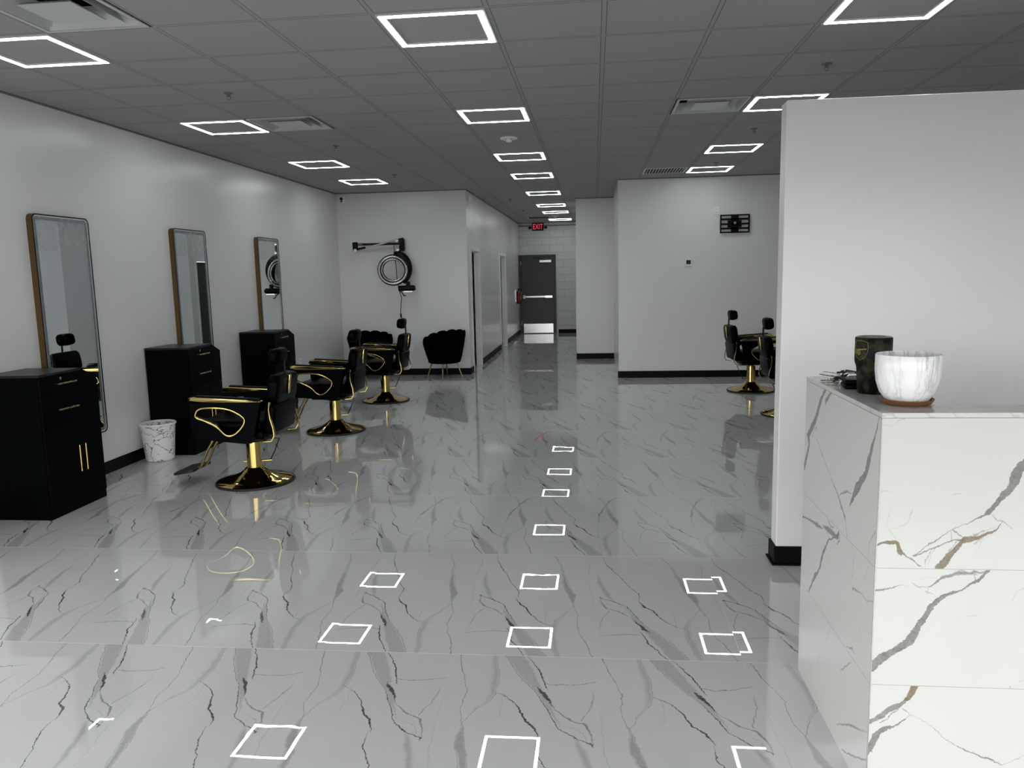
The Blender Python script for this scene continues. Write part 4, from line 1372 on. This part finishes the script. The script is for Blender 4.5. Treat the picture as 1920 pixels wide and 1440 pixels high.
# ------------------------------------------------------------------ barber chairs
def soft_box(x0, x1, y0, y1, z0, z1, r_, mat=None, seg=3):
    return MB().box(x0, x1, y0, y1, z0, z1, mat=mat, bevel=r_, seg=seg)
RING = [(0.302, 0.61), (0.264, 0.655), (0.136, 0.662), (0.02, 0.645), (-0.078, 0.59), (-0.083, 0.54), (-0.04, 0.485), (0.012, 0.450), (0.068, 0.450), (0.14, 0.515), (0.235, 0.562), (0.292, 0.583)]
def make_chair():
    """barber chair facing +X, origin on the floor under the column"""
    e = empty('barber_chair', (0, 0, 0))
    MB().lathe([(0.0, 0.010), (0.300, 0.010), (0.303, 0.018), (0.285, 0.028), (0.235, 0.040), (0.175, 0.056), (0.12, 0.080), (0.085, 0.105), (0.068, 0.125), (0.0, 0.127)], 64).build('base_plate', M['gold'], e, smooth=50)
    tag(MB().lathe([(0.295, 0.0), (0.310, 0.0), (0.314, 0.008), (0.311, 0.017), (0.302, 0.020), (0.295, 0.012)], 64).build('base_rim', M['rubber'], e, smooth=60), 'black rubber rim')
    MB().lathe([(0.0, 0.126), (0.058, 0.126), (0.058, 0.335), (0.052, 0.34), (0.040, 0.34), (0.040, 0.362), (0, 0.362)], 32).build('column', M['gold'], e, smooth=40)
    pl_ = MB()
    pl_.tube([(-0.03, 0.0, 0.352), (-0.10, -0.03, 0.352), (-0.20, -0.05, 0.350), (-0.155, -0.045, 0.24), (-0.12, -0.04, 0.175)], 0.005, 8)
    pl_.build('pump_lever', M['blackm'], e, smooth=50)
    kn = MB()
    kn.tube([(-0.055, -0.02, 0.170), (-0.130, -0.043, 0.172)], 0.008, 10)
    kn.tube([(0.055, 0.01, 0.170), (0.085, 0.015, 0.172)], 0.007, 10)
    kn.build('pump_pivot', M['gold'], e, smooth=50)
    soft_box(-0.16, 0.20, -0.15, 0.15, 0.362, 0.40, 0.008).build('seat_mount', M['blackm'], e)
    soft_box(-0.20, 0.335, -0.2485, 0.2485, 0.395, 0.47, 0.02).build('seat_frame', M['vinyl'], e, smooth=50)
    soft_box(-0.19, 0.345, -0.243, 0.243, 0.465, 0.545, 0.032).build('seat', M['vinyl'], e, smooth=50)
    # side panels with a triangular opening, gold ring trim and gold arm cap
    hole = smooth_loop(RING, 60)
    c = (0.10, 0.57)
    outer_poly = [(0.352, 0.70), (0.346, 0.435), (0.325, 0.418), (-0.09, 0.378), (-0.13, 0.385), (-0.150, 0.43), (-0.215, 0.70)]
    outer = cast(hole, c, outer_poly)
    # snap so that true corners are kept
    for q in outer_poly:
        k2 = min(range(len(outer)), key=lambda i: (outer[i][0] - q[0]) ** 2 + (outer[i][1] - q[1]) ** 2)
        outer[k2] = q
    for sy_ in (-1, 1):
        ya, yb_ = sorted((sy_ * 0.25, sy_ * 0.31))
        p = MB().ring_plate(outer, hole, ya, yb_, 'y').build('side_panel', M['vinyl'], e, smooth=30)
        yo = sy_ * 0.312
        MB().tube([(x, yo, z) for x, z in hole], 0.010, 10, closed=True, flat=(0.012, 0.025)).build('ring_trim', M['gold'], p, smooth=60)
        a = MB()
        a.prism([(0.368, 0.704), (0.350, 0.742), (0.31, 0.748), (-0.10, 0.726), (-0.215, 0.712), (-0.225, 0.704)], sy_ * 0.247, sy_ * 0.316, 'y', bevel=0.006)
        a.build('armrest', M['gold'], e, smooth=40)
        soft_box(-0.20, 0.30, min(sy_ * 0.252, sy_ * 0.306), max(sy_ * 0.252, sy_ * 0.306), -0.002, 0.006, 0.002, mat=Matrix.Translation((0, 0, 0.7335)) @ Matrix.Rotation(R(-3.1), 4, 'Y')).build('arm_pad', M['vinyl'], e)
        # recline bracket beside the back
        MB().tube([(-0.270, sy_ * 0.250, 0.695), (-0.262, sy_ * 0.250, 0.64), (-0.268, sy_ * 0.250, 0.57), (-0.288, sy_ * 0.250, 0.49), (-0.292, sy_ * 0.250, 0.43), (-0.27, sy_ * 0.250, 0.392), (-0.20, sy_ * 0.250, 0.385)], 0.01, 12, flat=(0.008, 0.030)).build('recline_bracket', M['gold'], e, smooth=40)
    # backrest, leaning back
    tilt = Matrix.Translation((-0.235, 0, 0.49)) @ Matrix.Rotation(R(-8), 4, 'Y')
    lo = MB().box(-0.045, 0.045, -0.236, 0.236, -0.06, 0.185, mat=tilt, bevel=0.035, seg=3)
    lo.build('backrest', M['vinyl'], e, smooth=60)
    up_ = bmesh.new()
    sec = []
    # upper back with rounded shoulders
    prof = rounded(-0.215, 0.215, 0.18, 0.405, 0.07, 6)
    m = MB().prism(prof, -0.045, 0.042, 'x', bevel=0.018)
    m.bm.transform(tilt)
    m.build('upper_backrest', M['vinyl'], e, smooth=60)
    st = MB()
    st.box(-0.062, -0.047, -0.018, 0.018, 0.25, 0.40, mat=tilt, bevel=0.003)
    st.build('headrest_clamp', M['gold'], e, smooth=40)
    MB().tube([tilt @ Vector((-0.02, 0, 0.38)), tilt @ Vector((0.0, 0, 0.50))], 0.010, 10).build('headrest_stem', M['blackm'], e, smooth=40)
    # two-lobed head cushion
    hd = bmesh.new()
    bmesh.ops.create_uvsphere(hd, u_segments=28, v_segments=18, radius=1)
    for v in hd.verts:
        x, y, z = v.co
        lobe = 0.70 + 0.30 * min(1.0, abs(y) * 2.2)
        q = lambda t: math.copysign(abs(t) ** 0.62, t)
        v.co = Vector((q(x) * 0.048 * lobe + (0.022 * min(1, abs(y) * 1.6)), q(y) * 0.125, q(z) * 0.068 * (0.90 + 0.10 * lobe)))
    MB().add(hd, tilt @ Matrix.Translation((0.035, 0, 0.535))).build('headrest', M['vinyl'], e, smooth=180)
    # footrest
    ft = MB()
    for y in (-0.055, 0.055):
        ft.tube([(0.20, y, 0.395), (0.30, y, 0.37), (0.365, y, 0.27), (0.415, y, 0.165), (0.44, y, 0.130), (0.48, y, 0.118)], 0.010, 10)
    ft.build('footrest_arm', M['gold'], e, smooth=60)
    MB().box(-0.085, 0.085, -0.15, 0.15, -0.011, 0.011, mat=Matrix.Translation((0.535, 0, 0.108)) @ Matrix.Rotation(R(10), 4, 'Y'), bevel=0.006).build('foot_plate', M['rubber'], e, smooth=40)
    return e
ch = make_chair()
CH = [(-2.76, 5.95, 180, 'black and gold barber chair nearest the camera on the left side'),
      (-2.775, 8.02, 180, 'middle black and gold barber chair of the left row of three'),
      (-2.765, 10.02, 180, 'farthest left row barber chair, headrest rising against the back wall'),
      (2.09, 10.70, 5, 'black barber chair on the right in front of the back wall baseboard'),
      (2.17, 8.90, 0, 'barber chair on the right mostly hidden by the white partition')]
for k_, (x, y, a, lb) in enumerate(CH):
    o = ch if k_ == 0 else copy_tree(ch)
    o.location = (x, y, 0)
    o.rotation_euler = (0, 0, R(a))
    tag(o, lb, 'barber chair', 'barber chairs')

# ------------------------------------------------------------------ shell armchairs
def make_shell():
    """faces -Y; scalloped channel back"""
    e = empty('shell_armchair', (0, 0, 0))
    b = bmesh.new()
    NC, per = 9, 8
    n = NC * per
    nz = 10
    amax = R(128)
    outer, inner = [], []
    for i in range(n + 1):
        t_ = -1 + 2 * i / n
        a = PI / 2 + t_ * amax
        ph = (i % per) / per
        bump = abs(math.sin(PI * i / per))
        top = 0.735 - 0.15 * abs(t_) ** 2.2 + 0.026 * bump ** 0.6
        co, ci = [], []
        for j in range(nz + 1):
            s_ = j / nz
            z = 0.255 + (top - 0.255) * s_
            ro = 0.265 + 0.105 * s_ ** 0.8 + 0.010 * bump * (0.3 + 0.7 * s_)
            ri = ro - 0.075 + 0.03 * s_ * s_
            if j == nz: ro -= 0.012; ri += 0.012
            co.append(b.verts.new((ro * math.cos(a), ro * math.sin(a) * 0.95, z)))
            ci.append(b.verts.new((ri * math.cos(a), ri * math.sin(a) * 0.95, z)))
        outer.append(co); inner.append(ci)
    for i in range(n):
        for j in range(nz):
            b.faces.new((outer[i][j], outer[i + 1][j], outer[i + 1][j + 1], outer[i][j + 1]))
            b.faces.new((inner[i][j], inner[i][j + 1], inner[i + 1][j + 1], inner[i + 1][j]))
        b.faces.new((outer[i][nz], outer[i + 1][nz], inner[i + 1][nz], inner[i][nz]))
        b.faces.new((outer[i][0], inner[i][0], inner[i + 1][0], outer[i + 1][0]))
    for i in (0, n):
        for j in range(nz):
            b.faces.new((outer[i][j], outer[i][j + 1], inner[i][j + 1], inner[i][j]))
    bmesh.ops.recalc_face_normals(b, faces=b.faces[:])
    MB().add(b).build('shell_back', M['velvet'], e, smooth=60)
    MB().lathe([(0, 0.245), (0.235, 0.245), (0.262, 0.262), (0.262, 0.30), (0.0, 0.30)], 40).build('seat_base', M['velvet'], e, smooth=50)
    MB().lathe([(0, 0.30), (0.225, 0.30), (0.262, 0.325), (0.262, 0.38), (0.235, 0.41), (0.0, 0.418)], 40).build('seat_cushion', M['velvet'], e, smooth=50)
    for a in (45, 135, 225, 315):
        c, s_ = math.cos(R(a)), math.sin(R(a))
        MB().tube([(0.20 * c, 0.20 * s_, 0.250), (0.285 * c, 0.285 * s_, 0.002)], [0.014, 0.008], 12).build('leg', M['goldb'], e, smooth=50)
    return e
sh0 = make_shell()
for k_, (x, y, a, lb) in enumerate(((-2.41, 12.335, -42, 'black scalloped shell armchair with gold legs beside the corridor corner'), (-3.62, 12.335, 30, 'black scalloped shell armchair half hidden behind the farthest left barber chair'))):
    o = sh0 if k_ == 0 else copy_tree(sh0)
    o.location = (x, y, 0)
    o.rotation_euler = (0, 0, R(a))
    tag(o, lb, 'armchair', 'scalloped shell armchairs')

# ------------------------------------------------------------------ reception desk
DX, DY, DH_ = 0.82, 2.302, 1.209
dk = empty('reception_desk', (DX, DY, 0))
tag(dk, 'white marble tiled reception desk with grey and brown veins', 'reception desk')
XD = 1.95
def part(name, mat, x0, x1, y0, y1, z0, z1, bevel=0.0):
    return MB().box(x0 - DX, x1 - DX, y0 - DY, y1 - DY, z0, z1, bevel=bevel, seg=1).build(name, mat, dk)
part('front_panel', M['front'], DX, DX + XD, DY, DY + 0.12, 0, 1.1935)
part('side_panel', M['side'], DX, DX + 0.19, DY + 0.12, 3.105, 0, 1.1935)
# side face of the front panel's end gets the side tile too
part('end_tile', M['side'], DX - 0.0015, DX, DY - 0.0005, 3.105, 0, 1.1935)
MB().prism([(-0.0015, -0.0005), (XD, -0.0005), (XD, 0.13), (0.20, 0.13), (0.20, 0.803), (-0.0015, 0.803)], 1.1945, DH_, 'z', bevel=0.0008).build('countertop', M['top'], dk)
part('work_surface', M['whitep'], DX + 0.19, DX + XD, DY + 0.12, 2.95, 0.72, 0.75)
part('corner_trim', M['steel'], DX - 0.0020, DX + 0.0008, DY - 0.0012, DY + 0.0012, 0, 1.1935)

# ------------------------------------------------------------------ pot
pt = empty('plant_pot', (0.945, 2.462, DH_))
pt.scale = (0.955, 0.955, 1.0)
tag(pt, 'empty round white marbled plant pot on a copper brown saucer', 'plant pot')
MB().lathe([(0.0, 0.010), (0.055, 0.010), (0.066, 0.016), (0.082, 0.038), (0.0925, 0.070), (0.0965, 0.105), (0.0965, 0.150), (0.0945, 0.153), (0.0915, 0.150), (0.0915, 0.105), (0.086, 0.068), (0.066, 0.028), (0.0, 0.020)], 64, cap=False).build('pot_body', M['pot'], pt, smooth=60)
tag(MB().lathe([(0.0, 0.0), (0.060, 0.0), (0.072, 0.004), (0.081, 0.017), (0.079, 0.018), (0.071, 0.009), (0.058, 0.0095), (0.0, 0.0095)], 64, cap=False).build('saucer', M['terra'], pt, smooth=50), 'copper brown saucer')

# ------------------------------------------------------------------ tumbler
tb = empty('insulated_tumbler', (0.918, 2.682, DH_))
tag(tb, 'dark camouflage insulated tumbler with olive shield emblem behind the pot', 'tumbler')
MB().lathe([(0.0, 0.0), (0.043, 0.0), (0.0455, 0.004), (0.051, 0.085), (0.0525, 0.092), (0.0565, 0.104), (0.0575, 0.112), (0.0575, 0.184), (0.0555, 0.187)], 56, cap=False).build('tumbler_body', M['camo'], tb, smooth=45)
tag(MB().lathe([(0.0556, 0.1868), (0.0535, 0.1885), (0.0515, 0.186), (0.0500, 0.12), (0.044, 0.008), (0.0, 0.006)], 56, cap=False).build('steel_liner', M['steel'], tb, smooth=45), 'bare steel inner wall and rim')
def on_cyl(a, z, r_=0.0580):
    """a in metres along the surface from the emblem centre"""
    t_ = R(-152) + a / 0.0575
    return (r_ * math.cos(t_), r_ * math.sin(t_), z)
em = MB()
shield = [(-0.026, 0.172), (-0.012, 0.1765), (0.0, 0.178), (0.012, 0.1765), (0.026, 0.172), (0.0275, 0.155), (0.025, 0.138), (0.016, 0.122), (0.0, 0.113), (-0.016, 0.122), (-0.025, 0.138), (-0.0275, 0.155)]
em.tube([on_cyl(a, z) for a, z in shield], 0.0009, 6, closed=True)
# cannon: barrel, breech and wheel
em.tube([on_cyl(a, z) for a, z in ((-0.016, 0.145), (-0.004, 0.1475), (0.010, 0.1495), (0.023, 0.151))], [0.0032, 0.0030, 0.0022, 0.0024], 8)
em.tube([on_cyl(-0.006 + 0.0075 * math.cos(q * PI / 8), 0.138 + 0.0075 * math.sin(q * PI / 8)) for q in range(16)], 0.0012, 6, closed=True)
for q in range(4):
    em.tube([on_cyl(-0.006 + 0.007 * math.cos(q * PI / 4), 0.138 + 0.007 * math.sin(q * PI / 4)), on_cyl(-0.006, 0.138, 0.0585), on_cyl(-0.006 - 0.007 * math.cos(q * PI / 4), 0.138 - 0.007 * math.sin(q * PI / 4))], 0.0007, 6)
em.tube([on_cyl(-0.013, 0.143), on_cyl(-0.022, 0.134)], 0.0016, 6)
tag(em.build('emblem', M['olive'], tb, smooth=60), 'olive green shield emblem with a cannon')

# ------------------------------------------------------------------ wallet
wl_ = empty('wallet', (0.925, 2.800, DH_), R(-8))
wl_.scale = (1.15, 1.15, 1.3)
tag(wl_, 'folded black leather wallet lying between the keys and the tumbler', 'wallet')
soft_box(-0.055, 0.055, -0.042, 0.042, 0.0, 0.0125, 0.005).build('wallet_back', M['vinyl'], wl_, smooth=50)
soft_box(-0.054, 0.055, -0.041, 0.041, 0.0128, 0.025, 0.005).build('wallet_flap', M['vinyl'], wl_, smooth=50)

# ------------------------------------------------------------------ bunch of keys
ky = empty('key_bunch', (0.900, 2.965, DH_), R(12))
ky.scale = (1.35, 1.35, 1.35)
tag(ky, 'bunch of silver keys with black fob lying on the desk corner', 'keys')
MB().tube([(0.016 * math.cos(q * PI / 10), 0.016 * math.sin(q * PI / 10), 0.010 + 0.004 * math.sin(q * PI / 10)) for q in range(20)], 0.0012, 6, closed=True).build('key_ring', M['chrome'], ky, smooth=60)
def key(a, z, tz, m):
    k_ = MB()
    mt = Matrix.Translation((0, 0, z)) @ Matrix.Rotation(R(a), 4, 'Z') @ Matrix.Rotation(R(tz), 4, 'Y')
    head = [(0.012 + 0.011 * math.cos(q * PI / 8), 0.011 * math.sin(q * PI / 8)) for q in range(16)]
    hole_ = [(0.008 + 0.003 * math.cos(q * PI / 8), 0.003 * math.sin(q * PI / 8)) for q in range(16)]
    k_.ring_plate(head, hole_, 0.0, 0.0022, 'z')
    blade = [(0.022, -0.004), (0.050, -0.004), (0.053, 0.0), (0.050, 0.003), (0.046, 0.0015), (0.043, 0.004), (0.039, 0.002), (0.035, 0.004), (0.031, 0.002), (0.028, 0.004), (0.022, 0.004)]
    k_.prism(blade, 0.0, 0.0022, 'z')
    k_.bm.transform(mt)
    k_.build('key', M[m], ky)
for a, z, tz, m in ((170, 0.002, 0, 'keym'), (200, 0.006, -4, 'copper'), (145, 0.009, -8, 'keym'), (225, 0.012, 8, 'blackm'), (120, 0.015, 6, 'copper'), (185, 0.019, -10, 'keym'), (250, 0.022, -14, 'blackm')):
    key(a, z, tz, m)
fb = MB()
fb.box(0.016, 0.075, -0.040, -0.008, 0.002, 0.016, bevel=0.005)
tag(fb.build('key_fob', M['blackm'], ky, smooth=50), 'black plastic fob')
MB().tube([(0.012, 0.004, 0.012), (0.03, 0.014, 0.026), (0.055, 0.012, 0.020), (0.085, 0.000, 0.008)], 0.006, 10, flat=(0.016, 0.004)).build('strap', M['rubber'], ky, smooth=50)
MB().tube([(0.010, -0.002, 0.018), (0.024, -0.004, 0.024), (0.040, 0.000, 0.022), (0.024, 0.006, 0.022)], 0.0022, 8, closed=True).build('clip', M['chrome'], ky, smooth=60)
